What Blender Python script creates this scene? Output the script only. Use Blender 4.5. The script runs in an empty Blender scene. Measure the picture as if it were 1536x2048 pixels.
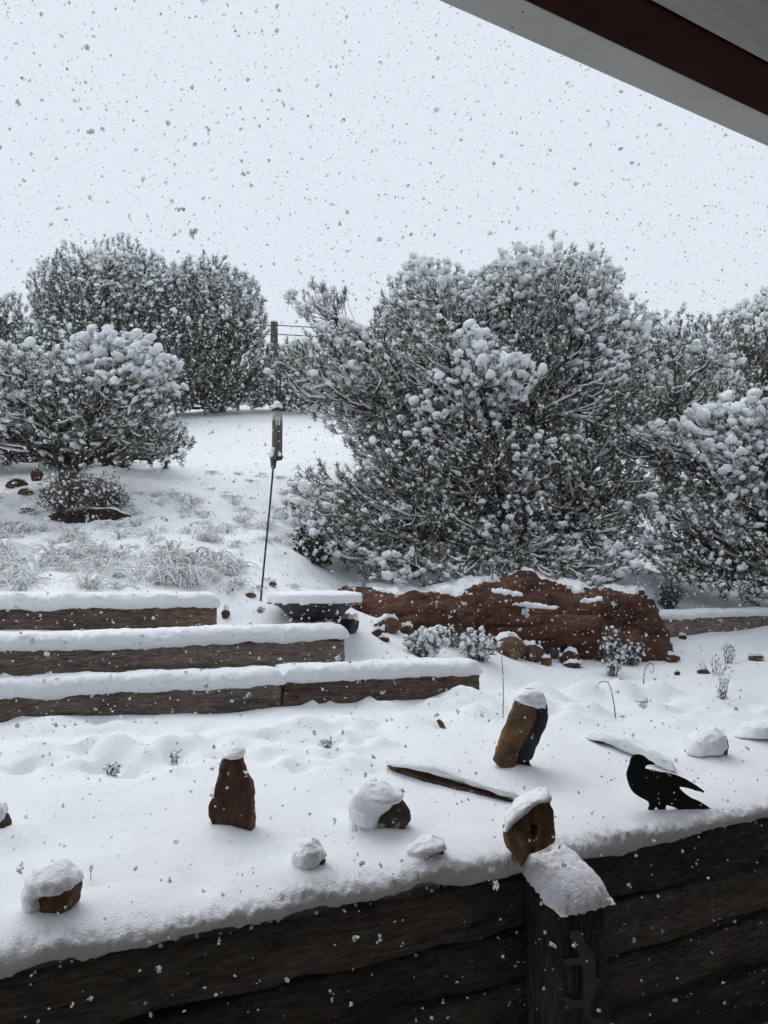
import bpy, bmesh, math, random
import numpy as np
from mathutils import Vector
from mathutils.geometry import tessellate_polygon

# ------------------------------------------------------------------ camera, sky, light, exposure
SC = bpy.context.scene
COL = SC.collection
EYE = 2.15                       # eye height above the patio
FPX = 1770.0                     # focal length in pixels of the 1536 x 2048 photograph
PITCH = math.atan((1150 - 1024) / FPX)

cam_d = bpy.data.cameras.new('camera')
cam_d.sensor_fit = 'VERTICAL'
cam_d.sensor_height = 24.0
cam_d.lens = 24.0 * FPX / 2048.0
cam_d.clip_start = 0.05
cam_d.clip_end = 2000.0
cam = bpy.data.objects.new('camera', cam_d)
COL.objects.link(cam)
cam.location = (0, 0, EYE)
cam.rotation_euler = (math.radians(90) + PITCH, 0, 0)
SC.camera = cam

SUN_EL, SUN_AZ = math.radians(58), math.radians(-35)      # azimuth from +Y (view direction), negative = left
world = bpy.data.worlds.new('World')
SC.world = world
world.use_nodes = True
wn = world.node_tree.nodes
wl = world.node_tree.links
wn.clear()
w_out = wn.new('ShaderNodeOutputWorld')
w_bg = wn.new('ShaderNodeBackground')
w_sky = wn.new('ShaderNodeTexSky')
w_sky.sky_type = 'NISHITA'
w_sky.sun_disc = False
w_sky.sun_elevation = SUN_EL
w_sky.sun_rotation = SUN_AZ
w_mix = wn.new('ShaderNodeMix')
w_mix.data_type = 'RGBA'
w_mix.inputs[0].default_value = 0.95                       # thick even cloud over the clear sky
w_mix.inputs[7].default_value = (7.75, 8.30, 9.15, 1)
wl.new(w_sky.outputs[0], w_mix.inputs[6])
wl.new(w_mix.outputs[2], w_bg.inputs[0])
w_bg.inputs[1].default_value = 0.1
wl.new(w_bg.outputs[0], w_out.inputs[0])

sun_d = bpy.data.lights.new('sun', 'SUN')
sun_d.energy = 1.25
sun_d.angle = math.radians(50)
sun_d.color = (1.0, 0.97, 0.93)
sun = bpy.data.objects.new('sun', sun_d)
COL.objects.link(sun)
sv = Vector((math.sin(SUN_AZ) * math.cos(SUN_EL), math.cos(SUN_AZ) * math.cos(SUN_EL), math.sin(SUN_EL)))
sun.rotation_euler = sv.to_track_quat('Z', 'Y').to_euler()
sun.location = (0, 0, 30)

SC.view_settings.view_transform = 'Standard'
SC.view_settings.look = 'None'
SC.view_settings.exposure = 0.04
SC.view_settings.gamma = 1.0
SC.render.engine = 'CYCLES'
SC.cycles.use_denoising = True
SC.cycles.max_bounces = 4
SC.cycles.diffuse_bounces = 3
SC.cycles.use_adaptive_sampling = True
SC.cycles.adaptive_threshold = 0.03
SC.cycles.volume_bounces = 0
SC.cycles.volume_step_rate = 4

HAZE = 0.0016                     # per metre
RNG = np.random.default_rng(7)

# ------------------------------------------------------------------ geometry helpers
FW = np.array([0, math.cos(PITCH), math.sin(PITCH)])
UPV = np.array([0, -math.sin(PITCH), math.cos(PITCH)])
VPA = math.atan((3900 - 768) * math.cos(PITCH) / FPX)      # bearing of the timber walls
DS = np.array([math.sin(VPA), math.cos(VPA)])              # along the walls
DT = np.array([-math.cos(VPA), math.sin(VPA)])             # into the hill
EYEV = np.array([0, 0, EYE])


def ray(px, py):
    return FW + (px - 768) / FPX * np.array([1.0, 0, 0]) + (1024 - py) / FPX * UPV


def at(px, py, Y):                       # the point seen at a pixel, Y metres ahead
    r = ray(px, py)
    return EYEV + r * (Y / r[1])


def on_z(px, py, zrel):
    r = ray(px, py)
    return EYEV + r * (zrel / r[2])


def on_t(px, py, t):
    r = ray(px, py)
    return EYEV + r * (t / (r[:2] @ DT))


def st(s, t, zrel):
    return np.array([s * DS[0] + t * DT[0], s * DS[1] + t * DT[1], EYE + zrel])


def sstep(a, b, x):
    u = np.clip((x - a) / (b - a), 0, 1)
    return u * u * (3 - 2 * u)


def _hash(ix, iy, iz, seed):
    h = (ix * 374761393 + iy * 668265263 + iz * 2147483647 + seed * 1274126177) & 0xFFFFFFFF
    h = ((h ^ (h >> 13)) * 1274126177) & 0xFFFFFFFF
    h = ((h ^ (h >> 16)) * 2246822519) & 0xFFFFFFFF
    return ((h ^ (h >> 15)) & 0xFFFFFF) / float(0x7FFFFF) - 1.0


def noise3(P, seed=0):
    P = np.asarray(P, float)
    f = np.floor(P).astype(np.int64)
    u = P - f
    u = u * u * u * (u * (u * 6 - 15) + 10)
    r = np.zeros(len(P))
    for i in (0, 1):
        wx = u[:, 0] if i else 1 - u[:, 0]
        for j in (0, 1):
            wy = u[:, 1] if j else 1 - u[:, 1]
            for k in (0, 1):
                wz = u[:, 2] if k else 1 - u[:, 2]
                r += wx * wy * wz * _hash(f[:, 0] + i, f[:, 1] + j, f[:, 2] + k, seed)
    return r


def fbm(P, scale, octs=4, seed=0, gain=0.5):
    P = np.asarray(P, float) * scale
    a, r = 1.0, np.zeros(len(P))
    for o in range(octs):
        r += a * noise3(P + 17.3 * o, seed + o)
        P = P * 2.03
        a *= gain
    return r


def mesh_from(name, verts, *faces, smooth=True):
    verts = np.asarray(verts, np.float32).reshape(-1, 3)
    fs = [np.asarray(f, np.int32) for f in faces if f is not None and len(f)]
    me = bpy.data.meshes.new(name)
    me.vertices.add(len(verts))
    me.vertices.foreach_set('co', verts.ravel())
    loops = np.concatenate([f.ravel() for f in fs])
    tot = np.concatenate([np.full(len(f), f.shape[1], np.int32) for f in fs])
    start = np.concatenate([[0], np.cumsum(tot)[:-1]]).astype(np.int32)
    me.loops.add(len(loops))
    me.loops.foreach_set('vertex_index', loops)
    me.polygons.add(len(tot))
    me.polygons.foreach_set('loop_start', start)
    me.polygons.foreach_set('loop_total', tot)
    me.polygons.foreach_set('use_smooth', np.full(len(tot), smooth, bool))
    me.update(calc_edges=True)
    return me


def link(name, me, m, parent=None, loc=(0, 0, 0), rotz=0.0):
    if m is not None:
        me.materials.append(m)
    o = bpy.data.objects.new(name, me)
    COL.objects.link(o)
    o.location = loc
    o.rotation_euler = (0, 0, rotz)
    if parent is not None:
        o.parent = parent
    return o


def tag(o, label=None, cat=None, group=None, kind=None):
    if label:
        o['label'] = label
    if cat:
        o['category'] = cat
    if group:
        o['group'] = group
    if kind:
        o['kind'] = kind
    return o


def thing(name, label, cat, loc=(0, 0, 0), group=None, rotz=0.0):
    o = bpy.data.objects.new(name, None)
    COL.objects.link(o)
    o.empty_display_size = 0.1
    o.location = loc
    o.rotation_euler = (0, 0, rotz)
    return tag(o, label, cat, group)


def join(parts):
    """parts: list of (verts, faces) with equal face width -> one (verts, faces)"""
    off, V, Fs = 0, [], []
    for v, f in parts:
        V.append(v)
        Fs.append(np.asarray(f) + off)
        off += len(v)
    return np.concatenate(V), np.concatenate(Fs)


def ico(sub):
    bm = bmesh.new()
    bmesh.ops.create_icosphere(bm, subdivisions=sub, radius=1.0)
    bm.verts.ensure_lookup_table()
    v = np.array([q.co[:] for q in bm.verts])
    f = np.array([[q.index for q in p.verts] for p in bm.faces])
    bm.free()
    return v, f


ICO0, ICO1, ICO2 = ico(1), ico(2), ico(3)      # 20, 80, 320 triangles


def blobs(C, Rad, X=None, tmpl=ICO1, amp=0.25, freq=1.6, seed=3):
    """lumpy balls: centres (N,3), radii (N,3), long axis X (N,3)"""
    tv, tf = tmpl
    N, K = len(C), len(tv)
    q = tv[None] * np.ones((N, 1, 1))
    ph = np.arange(N)[:, None, None] * 7.31
    n = noise3((q * freq + ph).reshape(-1, 3), seed).reshape(N, K, 1)
    q = q * (1 + amp * n) * Rad[:, None, :]
    if X is not None:
        X = X / (np.linalg.norm(X, axis=1, keepdims=True) + 1e-9)
        Y = np.cross(np.array([0, 0, 1.0]), X)
        l = np.linalg.norm(Y, axis=1, keepdims=True)
        Y = np.where(l > 0.05, Y / (l + 1e-9), np.array([0, 1.0, 0]))
        Z = np.cross(X, Y)
        q = q[:, :, 0:1] * X[:, None] + q[:, :, 1:2] * Y[:, None] + q[:, :, 2:3] * Z[:, None]
    V = (q + C[:, None, :]).reshape(-1, 3)
    Fc = (tf[None] + (np.arange(N) * K)[:, None, None]).reshape(-1, 3)
    return V, Fc


def tubes(P, Rad, sides=5, cap=True):
    """P (B,K,3) centre lines, Rad (B,K)"""
    B, K, _ = P.shape
    T = np.gradient(P, axis=1)
    T /= np.linalg.norm(T, axis=2, keepdims=True) + 1e-9
    ref = np.where(np.abs(T[:, :, 2:3]) > 0.9, np.array([1.0, 0, 0]), np.array([0, 0, 1.0]))
    A = np.cross(ref, T)
    A /= np.linalg.norm(A, axis=2, keepdims=True) + 1e-9
    Bn = np.cross(T, A)
    th = np.arange(sides) / sides * 2 * math.pi
    V = P[:, :, None] + Rad[:, :, None, None] * (np.cos(th)[None, None, :, None] * A[:, :, None] + np.sin(th)[None, None, :, None] * Bn[:, :, None])
    idx = np.arange(B * K * sides).reshape(B, K, sides)
    a = idx[:, :-1]
    b = idx[:, 1:]
    q = np.stack([a, np.roll(a, -1, 2), np.roll(b, -1, 2), b], -1).reshape(-1, 4)
    return V.reshape(-1, 3), q


def bez(a, b, c, d, K):
    u = np.linspace(0, 1, K)[None, :, None]
    a, b, c, d = [x[:, None, :] for x in (a, b, c, d)]
    return (1 - u) ** 3 * a + 3 * (1 - u) ** 2 * u * b + 3 * (1 - u) * u * u * c + u ** 3 * d


def grid_faces(nr, nc, wrap=False):
    i = np.arange(nr * nc).reshape(nr, nc)
    if wrap:
        r = np.roll(i, -1, 1)
        return np.stack([i[:-1], r[:-1], r[1:], i[1:]], -1).reshape(-1, 4)
    return np.stack([i[:-1, :-1], i[:-1, 1:], i[1:, 1:], i[1:, :-1]], -1).reshape(-1, 4)


def vnormals(V, Q):
    n = np.zeros_like(V)
    fn = np.cross(V[Q[:, 2]] - V[Q[:, 0]], V[Q[:, -1]] - V[Q[:, 1]])
    for k in range(Q.shape[1]):
        np.add.at(n, Q[:, k], fn)
    return n / (np.linalg.norm(n, axis=1, keepdims=True) + 1e-12)


# ------------------------------------------------------------------ materials
def new_mat(name):
    m = bpy.data.materials.new(name)
    m.use_nodes = True
    nt = m.node_tree
    return m, nt.nodes, nt.links, nt.nodes['Principled BSDF']


def ramp(nodes, stops):
    r = nodes.new('ShaderNodeValToRGB')
    e = r.color_ramp.elements
    while len(e) < len(stops):
        e.new(0.5)
    for el, (p, c) in zip(e, stops):
        el.position = p
        el.color = (*c, 1)
    return r


def noise_mat(name, stops, scale=6.0, detail=6, rough=0.9, bump=0.3, bscale=None, stretch=(1, 1, 1), spec=0.2, bdist=0.01, distortion=0.0):
    m, N, L, B = new_mat(name)
    tc = N.new('ShaderNodeTexCoord')
    mp = N.new('ShaderNodeMapping')
    mp.inputs['Scale'].default_value = stretch
    L.new(tc.outputs['Object'], mp.inputs[0])
    nz = N.new('ShaderNodeTexNoise')
    nz.inputs['Scale'].default_value = scale
    nz.inputs['Detail'].default_value = detail
    nz.inputs['Roughness'].default_value = 0.62
    nz.inputs['Distortion'].default_value = distortion
    L.new(mp.outputs[0], nz.inputs['Vector'])
    r = ramp(N, stops)
    L.new(nz.outputs['Fac'], r.inputs[0])
    L.new(r.outputs[0], B.inputs['Base Color'])
    B.inputs['Roughness'].default_value = rough
    B.inputs['Specular IOR Level'].default_value = spec
    if bump:
        n2 = N.new('ShaderNodeTexNoise')
        n2.inputs['Scale'].default_value = bscale or scale * 3
        n2.inputs['Detail'].default_value = 5
        L.new(mp.outputs[0], n2.inputs['Vector'])
        b = N.new('ShaderNodeBump')
        b.inputs['Strength'].default_value = bump
        b.inputs['Distance'].default_value = bdist
        L.new(n2.outputs['Fac'], b.inputs['Height'])
        L.new(b.outputs[0], B.inputs['Normal'])
    return m


M = {}
M['snow'] = noise_mat('snow', [(0.3, (0.865, 0.885, 0.915)), (0.7, (0.90, 0.915, 0.94))], 9, rough=0.75, bump=0.85, bscale=120, bdist=0.006, spec=0.15)
M['snow_tree'] = noise_mat('snow_on_branches', [(0.3, (0.86, 0.875, 0.90)), (0.7, (0.90, 0.91, 0.93))], 9, rough=0.8, bump=0.4, bscale=90, bdist=0.006, spec=0.1)
def flake_mat():
    m, N, L, B = new_mat('snowflake')
    out = N['Material Output']
    N.remove(B)
    d = N.new('ShaderNodeBsdfDiffuse')
    d.inputs[0].default_value = (0.80, 0.81, 0.83, 1)
    t = N.new('ShaderNodeBsdfTranslucent')
    t.inputs[0].default_value = (0.74, 0.755, 0.78, 1)
    x = N.new('ShaderNodeMixShader')
    x.inputs[0].default_value = 0.4
    L.new(d.outputs[0], x.inputs[1])
    L.new(t.outputs[0], x.inputs[2])
    L.new(x.outputs[0], out.inputs[0])
    return m


M['flake'] = flake_mat()
M['needle'] = noise_mat('pine_needles', [(0.3, (0.038, 0.058, 0.024)), (0.52, (0.070, 0.094, 0.040)), (0.72, (0.135, 0.136, 0.054))], 7, rough=0.7, bump=0, spec=0.2)
M['juniper'] = noise_mat('juniper_scales', [(0.3, (0.024, 0.042, 0.020)), (0.55, (0.046, 0.070, 0.031)), (0.75, (0.080, 0.096, 0.040))], 5, rough=0.75, bump=0, spec=0.2)
M['bark'] = noise_mat('bark', [(0.3, (0.022, 0.018, 0.016)), (0.6, (0.060, 0.050, 0.043)), (0.8, (0.105, 0.090, 0.078))], 22, rough=0.95, bump=0.8, bscale=60, bdist=0.01)
M['sage'] = noise_mat('sage_leaves', [(0.3, (0.075, 0.085, 0.070)), (0.6, (0.13, 0.145, 0.12)), (0.8, (0.19, 0.19, 0.15))], 14, rough=0.9, bump=0)
M['sage_dry'] = noise_mat('dry_sage_twigs', [(0.3, (0.07, 0.062, 0.052)), (0.6, (0.13, 0.115, 0.098)), (0.8, (0.2, 0.185, 0.16))], 14, rough=0.9, bump=0)
M['green_leaf'] = noise_mat('shrub_leaves', [(0.3, (0.05, 0.075, 0.045)), (0.6, (0.09, 0.12, 0.075)), (0.8, (0.13, 0.155, 0.10))], 16, rough=0.8, bump=0)
M['straw'] = noise_mat('straw', [(0.3, (0.45, 0.39, 0.28)), (0.55, (0.66, 0.60, 0.48)), (0.8, (0.78, 0.74, 0.65))], 9, rough=0.9, bump=0)
M['redrock'] = noise_mat('red_sandstone', [(0.30, (0.030, 0.013, 0.009)), (0.45, (0.072, 0.031, 0.020)), (0.58, (0.120, 0.057, 0.037)), (0.74, (0.20, 0.115, 0.078))], 2.6, 9, rough=0.95, bump=0.9, bscale=24, bdist=0.03, stretch=(1, 1, 2.2), distortion=0.6)
M['redstone'] = noise_mat('dark_red_stone', [(0.34, (0.035, 0.018, 0.014)), (0.5, (0.085, 0.041, 0.029)), (0.66, (0.15, 0.082, 0.052))], 11, 9, rough=0.85, bump=0.9, bscale=60, bdist=0.012, stretch=(1, 1, 0.6), distortion=0.7)
M['brownstone'] = noise_mat('tan_brown_stone', [(0.33, (0.06, 0.034, 0.021)), (0.5, (0.135, 0.08, 0.043)), (0.68, (0.25, 0.16, 0.092))], 12, 9, rough=0.9, bump=0.9, bscale=65, bdist=0.010, distortion=0.6)
M['ochrestone'] = noise_mat('ochre_banded_stone', [(0.28, (0.045, 0.027, 0.017)), (0.45, (0.12, 0.07, 0.034)), (0.58, (0.21, 0.155, 0.092)), (0.75, (0.10, 0.055, 0.03))], 7, 7, rough=0.85, bump=0.6, bscale=50, bdist=0.006, stretch=(1.6, 1, 0.6), distortion=0.8)
M['greystone'] = noise_mat('dark_grey_stone', [(0.3, (0.025, 0.024, 0.026)), (0.6, (0.065, 0.062, 0.065)), (0.8, (0.11, 0.105, 0.10))], 11, 8, rough=0.85, bump=0.7, bscale=40, bdist=0.008, stretch=(1, 1, 0.4))
M['soil'] = noise_mat('bare_soil', [(0.3, (0.020, 0.014, 0.011)), (0.6, (0.048, 0.030, 0.023)), (0.8, (0.09, 0.060, 0.046))], 14, 8, rough=1.0, bump=0.9, bscale=60, bdist=0.02)
M['iron'] = noise_mat('black_iron', [(0.3, (0.010, 0.010, 0.011)), (0.7, (0.018, 0.018, 0.019))], 30, rough=0.5, bump=0.1, spec=0.4)
M['crow'] = noise_mat('matt_black_plate', [(0.3, (0.0035, 0.0035, 0.004)), (0.7, (0.008, 0.008, 0.008))], 30, rough=0.55, bump=0.1, spec=0.22)
M['gecko'] = noise_mat('grey_sheet_metal', [(0.3, (0.048, 0.048, 0.05)), (0.7, (0.085, 0.085, 0.088))], 25, rough=0.5, bump=0.15, spec=0.4)
M['bowl'] = noise_mat('dark_glazed_clay', [(0.3, (0.022, 0.021, 0.021)), (0.7, (0.05, 0.047, 0.046))], 20, rough=0.6, bump=0.3, spec=0.3)
M['tube'] = noise_mat('seed_filled_tube', [(0.3, (0.05, 0.042, 0.034)), (0.55, (0.10, 0.088, 0.07)), (0.75, (0.16, 0.14, 0.115))], 60, rough=0.35, bump=0.15, spec=0.4)
M['plasticgrey'] = noise_mat('pale_grey_plastic', [(0.3, (0.25, 0.26, 0.27)), (0.7, (0.33, 0.34, 0.35))], 10, rough=0.4, bump=0, spec=0.4)
M['whitepaint'] = noise_mat('grey_white_paint', [(0.35, (0.58, 0.595, 0.575)), (0.7, (0.66, 0.67, 0.65))], 3.5, rough=0.75, bump=0.2, bscale=25, bdist=0.004)
M['brownpaint'] = noise_mat('dark_brown_paint', [(0.3, (0.026, 0.008, 0.007)), (0.7, (0.042, 0.013, 0.011))], 5, rough=0.85, spec=0.08, bump=0.25, bscale=30, bdist=0.004)
M['ceiling'] = noise_mat('rough_grey_boards', [(0.3, (0.36, 0.355, 0.36)), (0.6, (0.47, 0.46, 0.465)), (0.8, (0.55, 0.54, 0.54))], 6, 8, rough=0.9, bump=0.7, bscale=18, stretch=(0.25, 1.6, 1), bdist=0.01)
M['stucco'] = noise_mat('brown_stucco', [(0.3, (0.16, 0.11, 0.08)), (0.7, (0.22, 0.155, 0.115))], 12, rough=1.0, bump=0.4)
M['paving'] = noise_mat('dark_paving', [(0.3, (0.26, 0.24, 0.22)), (0.7, (0.36, 0.34, 0.31))], 5, rough=0.9, bump=0.4)
M['fencewood'] = noise_mat('grey_fence_wood', [(0.3, (0.045, 0.04, 0.036)), (0.7, (0.10, 0.09, 0.08))], 12, rough=0.95, bump=0.5, stretch=(1, 1, 0.15))
M['twig'] = noise_mat('dry_twig', [(0.3, (0.10, 0.075, 0.05)), (0.7, (0.24, 0.19, 0.13))], 20, rough=0.9, bump=0)
M['leaf_dark'] = noise_mat('dark_green_leaf', [(0.3, (0.012, 0.022, 0.012)), (0.7, (0.04, 0.06, 0.03))], 20, rough=0.7, bump=0)


def wood_mat(name, dark, mid, light, gs=(0.30, 1, 2.2)):
    m, N, L, B = new_mat(name)
    tc = N.new('ShaderNodeTexCoord')
    oi = N.new('ShaderNodeObjectInfo')
    add = N.new('ShaderNodeVectorMath')
    add.operation = 'MULTIPLY_ADD'
    L.new(oi.outputs['Random'], add.inputs[0])
    add.inputs[1].default_value = (31, 17, 9)
    L.new(tc.outputs['Object'], add.inputs[2])

    def nz(scale, stretch, detail, dist=0.0):
        mp = N.new('ShaderNodeMapping')
        mp.inputs['Scale'].default_value = stretch
        L.new(add.outputs[0], mp.inputs[0])
        t = N.new('ShaderNodeTexNoise')
        t.inputs['Scale'].default_value = scale
        t.inputs['Detail'].default_value = detail
        t.inputs['Roughness'].default_value = 0.72
        t.inputs['Distortion'].default_value = dist
        L.new(mp.outputs[0], t.inputs['Vector'])
        return t
    grain = nz(40, gs, 10, 0.6)
    patch = nz(2.2, (0.7, 1, 1.4), 5)
    r1 = ramp(N, [(0.34, dark), (0.52, mid), (0.70, light)])
    L.new(grain.outputs['Fac'], r1.inputs[0])
    r2 = ramp(N, [(0.36, (0.55, 0.53, 0.52)), (0.60, (1.12, 1.06, 1.0))])
    L.new(patch.outputs['Fac'], r2.inputs[0])
    mx = N.new('ShaderNodeMix')
    mx.data_type = 'RGBA'
    mx.blend_type = 'MULTIPLY'
    mx.inputs[0].default_value = 1.0
    L.new(r1.outputs[0], mx.inputs[6])
    L.new(r2.outputs[0], mx.inputs[7])
    tone = N.new('ShaderNodeMapRange')                    # every timber weathered differently
    tone.inputs['To Min'].default_value = 0.65
    tone.inputs['To Max'].default_value = 1.35
    L.new(oi.outputs['Random'], tone.inputs['Value'])
    mt = N.new('ShaderNodeVectorMath')
    mt.operation = 'SCALE'
    L.new(mx.outputs[2], mt.inputs[0])
    L.new(tone.outputs[0], mt.inputs['Scale'])
    L.new(mt.outputs[0], B.inputs['Base Color'])
    B.inputs['Roughness'].default_value = 0.9
    B.inputs['Specular IOR Level'].default_value = 0.2
    b = N.new('ShaderNodeBump')
    b.inputs['Strength'].default_value = 0.8
    b.inputs['Distance'].default_value = 0.012
    L.new(grain.outputs['Fac'], b.inputs['Height'])
    L.new(b.outputs[0], B.inputs['Normal'])
    return m


M['tie'] = wood_mat('weathered_timber', (0.05, 0.043, 0.037), (0.19, 0.163, 0.138), (0.33, 0.29, 0.25))
M['tie_red'] = wood_mat('redder_weathered_timber', (0.038, 0.027, 0.023), (0.145, 0.107, 0.087), (0.26, 0.20, 0.163))
M['tie_wet'] = wood_mat('wet_dark_timber', (0.045, 0.041, 0.037), (0.12, 0.109, 0.098), (0.22, 0.20, 0.18))
M['post'] = wood_mat('wet_dark_post', (0.018, 0.016, 0.015), (0.07, 0.063, 0.056), (0.15, 0.135, 0.12), (1.6, 1.6, 0.16))


def lichen_mat():
    m = noise_mat('lichened_stone', [(0.3, (0.04, 0.03, 0.022)), (0.6, (0.10, 0.078, 0.055)), (0.8, (0.16, 0.125, 0.09))], 12, 8, rough=0.95, bump=0.6, bscale=50, bdist=0.008)
    N, L = m.node_tree.nodes, m.node_tree.links
    B = N['Principled BSDF']
    old = B.inputs['Base Color'].links[0].from_socket
    tc = N.new('ShaderNodeTexCoord')
    t = N.new('ShaderNodeTexNoise')
    t.inputs['Scale'].default_value = 26
    t.inputs['Detail'].default_value = 3
    L.new(tc.outputs['Object'], t.inputs['Vector'])
    r = ramp(N, [(0.54, (0, 0, 0)), (0.60, (1, 1, 1))])
    L.new(t.outputs['Fac'], r.inputs[0])
    mx = N.new('ShaderNodeMix')
    mx.data_type = 'RGBA'
    L.new(r.outputs[0], mx.inputs[0])
    L.new(old, mx.inputs[6])
    mx.inputs[7].default_value = (0.27, 0.29, 0.23, 1)
    L.new(mx.outputs[2], B.inputs['Base Color'])
    return m


M['lichen'] = lichen_mat()

# ------------------------------------------------------------------ terrain: one snow-covered sheet
T_W, Z_W = 2.68, -1.10                    # front plane of the retaining wall, its wooden top (relative to the eye)
TIES = {}                                # front top edges of the low terrace timbers


def edge(p0, p1, z):
    return on_z(*p0, z), on_z(*p1, z)


TIES['a'] = edge((0, 1396), (562, 1367), -0.607)
TIES['b'] = edge((566, 1364), (958, 1345), -0.600)
TIES['c'] = edge((0, 1302), (690, 1275), -0.39)
TIES['d'] = edge((0, 1217), (434, 1212), -0.194)


def s_of(p):
    return p[0] * DS[0] + p[1] * DS[1]


def t_of(p):
    return p[0] * DT[0] + p[1] * DT[1]


E1, E2, E3 = s_of(TIES['b'][1]), s_of(TIES['c'][1]), s_of(TIES['d'][1])


def front_line(key0, key1, s):
    a, b = TIES[key0][0], TIES[key1][1]
    sa, sb = s_of(a), s_of(b)
    return t_of(a) + (t_of(b) - t_of(a)) * (s - sa) / (sb - sa)


def base_height(s, t):
    z = -1.0 + 0.27 * np.clip((t - T_W) / 1.95, -0.2, 1.0)
    for A, e, ln in ((0.185, E1, ('a', 'b')), (0.217, E2, ('c', 'c')), (0.19, E3, ('d', 'd'))):
        tk = front_line(*ln, np.clip(s, -3, e + 0.3))
        m = 1 - sstep(e - 0.10, e + 0.06, s)
        sharp = sstep(tk + 0.06, tk + 0.13, t)
        soft = sstep(tk + 0.1, tk + 0.9, t) * (1 - sstep(e + 0.2, e + 1.3, s))
        z = z + A * (m * sharp + (1 - m) * soft)
    return z


CTRL = [  # pixel, distance ahead: where the snow surface is seen
    (-150, 1170, 6.0), (60, 1165, 6.2), (250, 1165, 6.3), (430, 1170, 6.3), (520, 1195, 6.2), (250, 1090, 7.3), (100, 1040, 8.3), (20, 1000, 9.2),
    (-150, 1010, 9.0), (430, 1060, 8.0), (450, 1000, 9.4), (450, 930, 11.4), (450, 870, 14.0), (450, 824, 17.0), (330, 832, 17.0),
    (150, 920, 11.8), (0, 915, 12.0), (620, 845, 16.0), (660, 885, 13.3), (600, 960, 10.6), (560, 1080, 8.0), (600, 1110, 7.6),
    (-150, 900, 12.5), (-150, 830, 17.0), (100, 835, 17.0),
    (640, 1170, 7.6), (700, 1155, 8.2), (900, 1138, 8.6), (1080, 1128, 8.7), (1300, 1158, 8.6), (1000, 1060, 11.0), (1150, 1010, 13.5),
    (640, 1262, 5.95), (570, 1255, 5.9), (730, 1240, 6.5), (700, 1296, 5.9), (790, 1260, 6.6), (850, 1300, 6.3), (960, 1285, 6.8), (1000, 1330, 6.35), (1150, 1318, 7.0), (1350, 1315, 7.3),
    (1000, 1385, 5.75), (1100, 1370, 6.3), (1250, 1370, 6.3), (1400, 1385, 6.2), (1500, 1395, 6.1), (1536, 1310, 7.3), (1700, 1330, 7.2),
    (1390, 1215, 8.4), (1500, 1215, 8.5), (1400, 1165, 10.0), (1530, 1150, 10.5), (1700, 1160, 10.0), (1450, 1100, 13.0), (1480, 1010, 16.0), (1800, 1010, 16.0),
    (1100, 930, 18.0), (800, 850, 17.0), (1800, 1300, 8.0),
]
_cp = np.array([at(*c) for c in CTRL])
_extra = [(s, t) for s in (-3, -1, 0.5, 2, 3.5, 5, 7) for t in (2.6, 3.4, 4.3)] + [(-2, 5.0), (0, 5.2), (1.2, 5.2)]
_ep = np.array([st(s, t, 0) for s, t in _extra])
_X = np.concatenate([_cp[:, :2], _ep[:, :2]])
_val = np.concatenate([_cp[:, 2] - EYE - base_height(_cp[:, :2] @ DS, _cp[:, :2] @ DT), np.zeros(len(_ep))])


def _tps(r2):
    return 0.5 * r2 * np.log(r2 + 1e-9)


_n = len(_X)
_A = np.zeros((_n + 3, _n + 3))
_A[:_n, :_n] = _tps(((_X[:, None] - _X[None]) ** 2).sum(-1)) + 0.02 * np.eye(_n)
_A[:_n, _n] = 1
_A[:_n, _n + 1:] = _X
_A[_n:, :_n] = _A[:_n, _n:].T
_w = np.linalg.solve(_A, np.concatenate([_val, np.zeros(3)]))

# mounds (+) and sunken spots (-) in the terrace snow: pixel, radius, height
BUMPS_PX = [(40, 1535, .07, -.035), (70, 1505, .10, .03), (205, 1532, .06, -.04), (235, 1505, .12, .045), (262, 1548, .05, -.04), (180, 1490, .08, .02), (350, 1512, .05, -.05),
            (330, 1490, .08, .035), (395, 1490, .07, .03), (300, 1520, .06, .03), (420, 1488, .04, -.03), (610, 1450, .10, .03), (655, 1488, .06, -.05), (640, 1460, .06, .02),
            (680, 1458, .04, -.03), (690, 1475, .05, .03), (720, 1450, .08, .025), (560, 1460, .09, .02), (885, 1452, .04, -.03), (820, 1440, .12, .02), (480, 1470, .09, .02),
            (100, 1450, .14, .02), (30, 1470, .1, -.015), (395, 1770, .07, -.012), (900, 1400, .10, .03), (940, 1410, .08, .03), (985, 1420, .1, .03),
            (1090, 1395, .14, .05), (1170, 1390, .13, .06), (1240, 1385, .13, .06), (1320, 1388, .12, .06), (1285, 1405, .04, -.05), (1330, 1400, .05, -.03), (1390, 1410, .12, .03), (1450, 1415, .14, .02),
            (1150, 1440, .12, .02), (1350, 1450, .15, .015), (1110, 1425, .04, -.04), (1250, 1430, .06, -.02), (1430, 1425, .05, -.02), (1330, 1600, .05, -.02), (150, 1430, .2, .01)]


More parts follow.
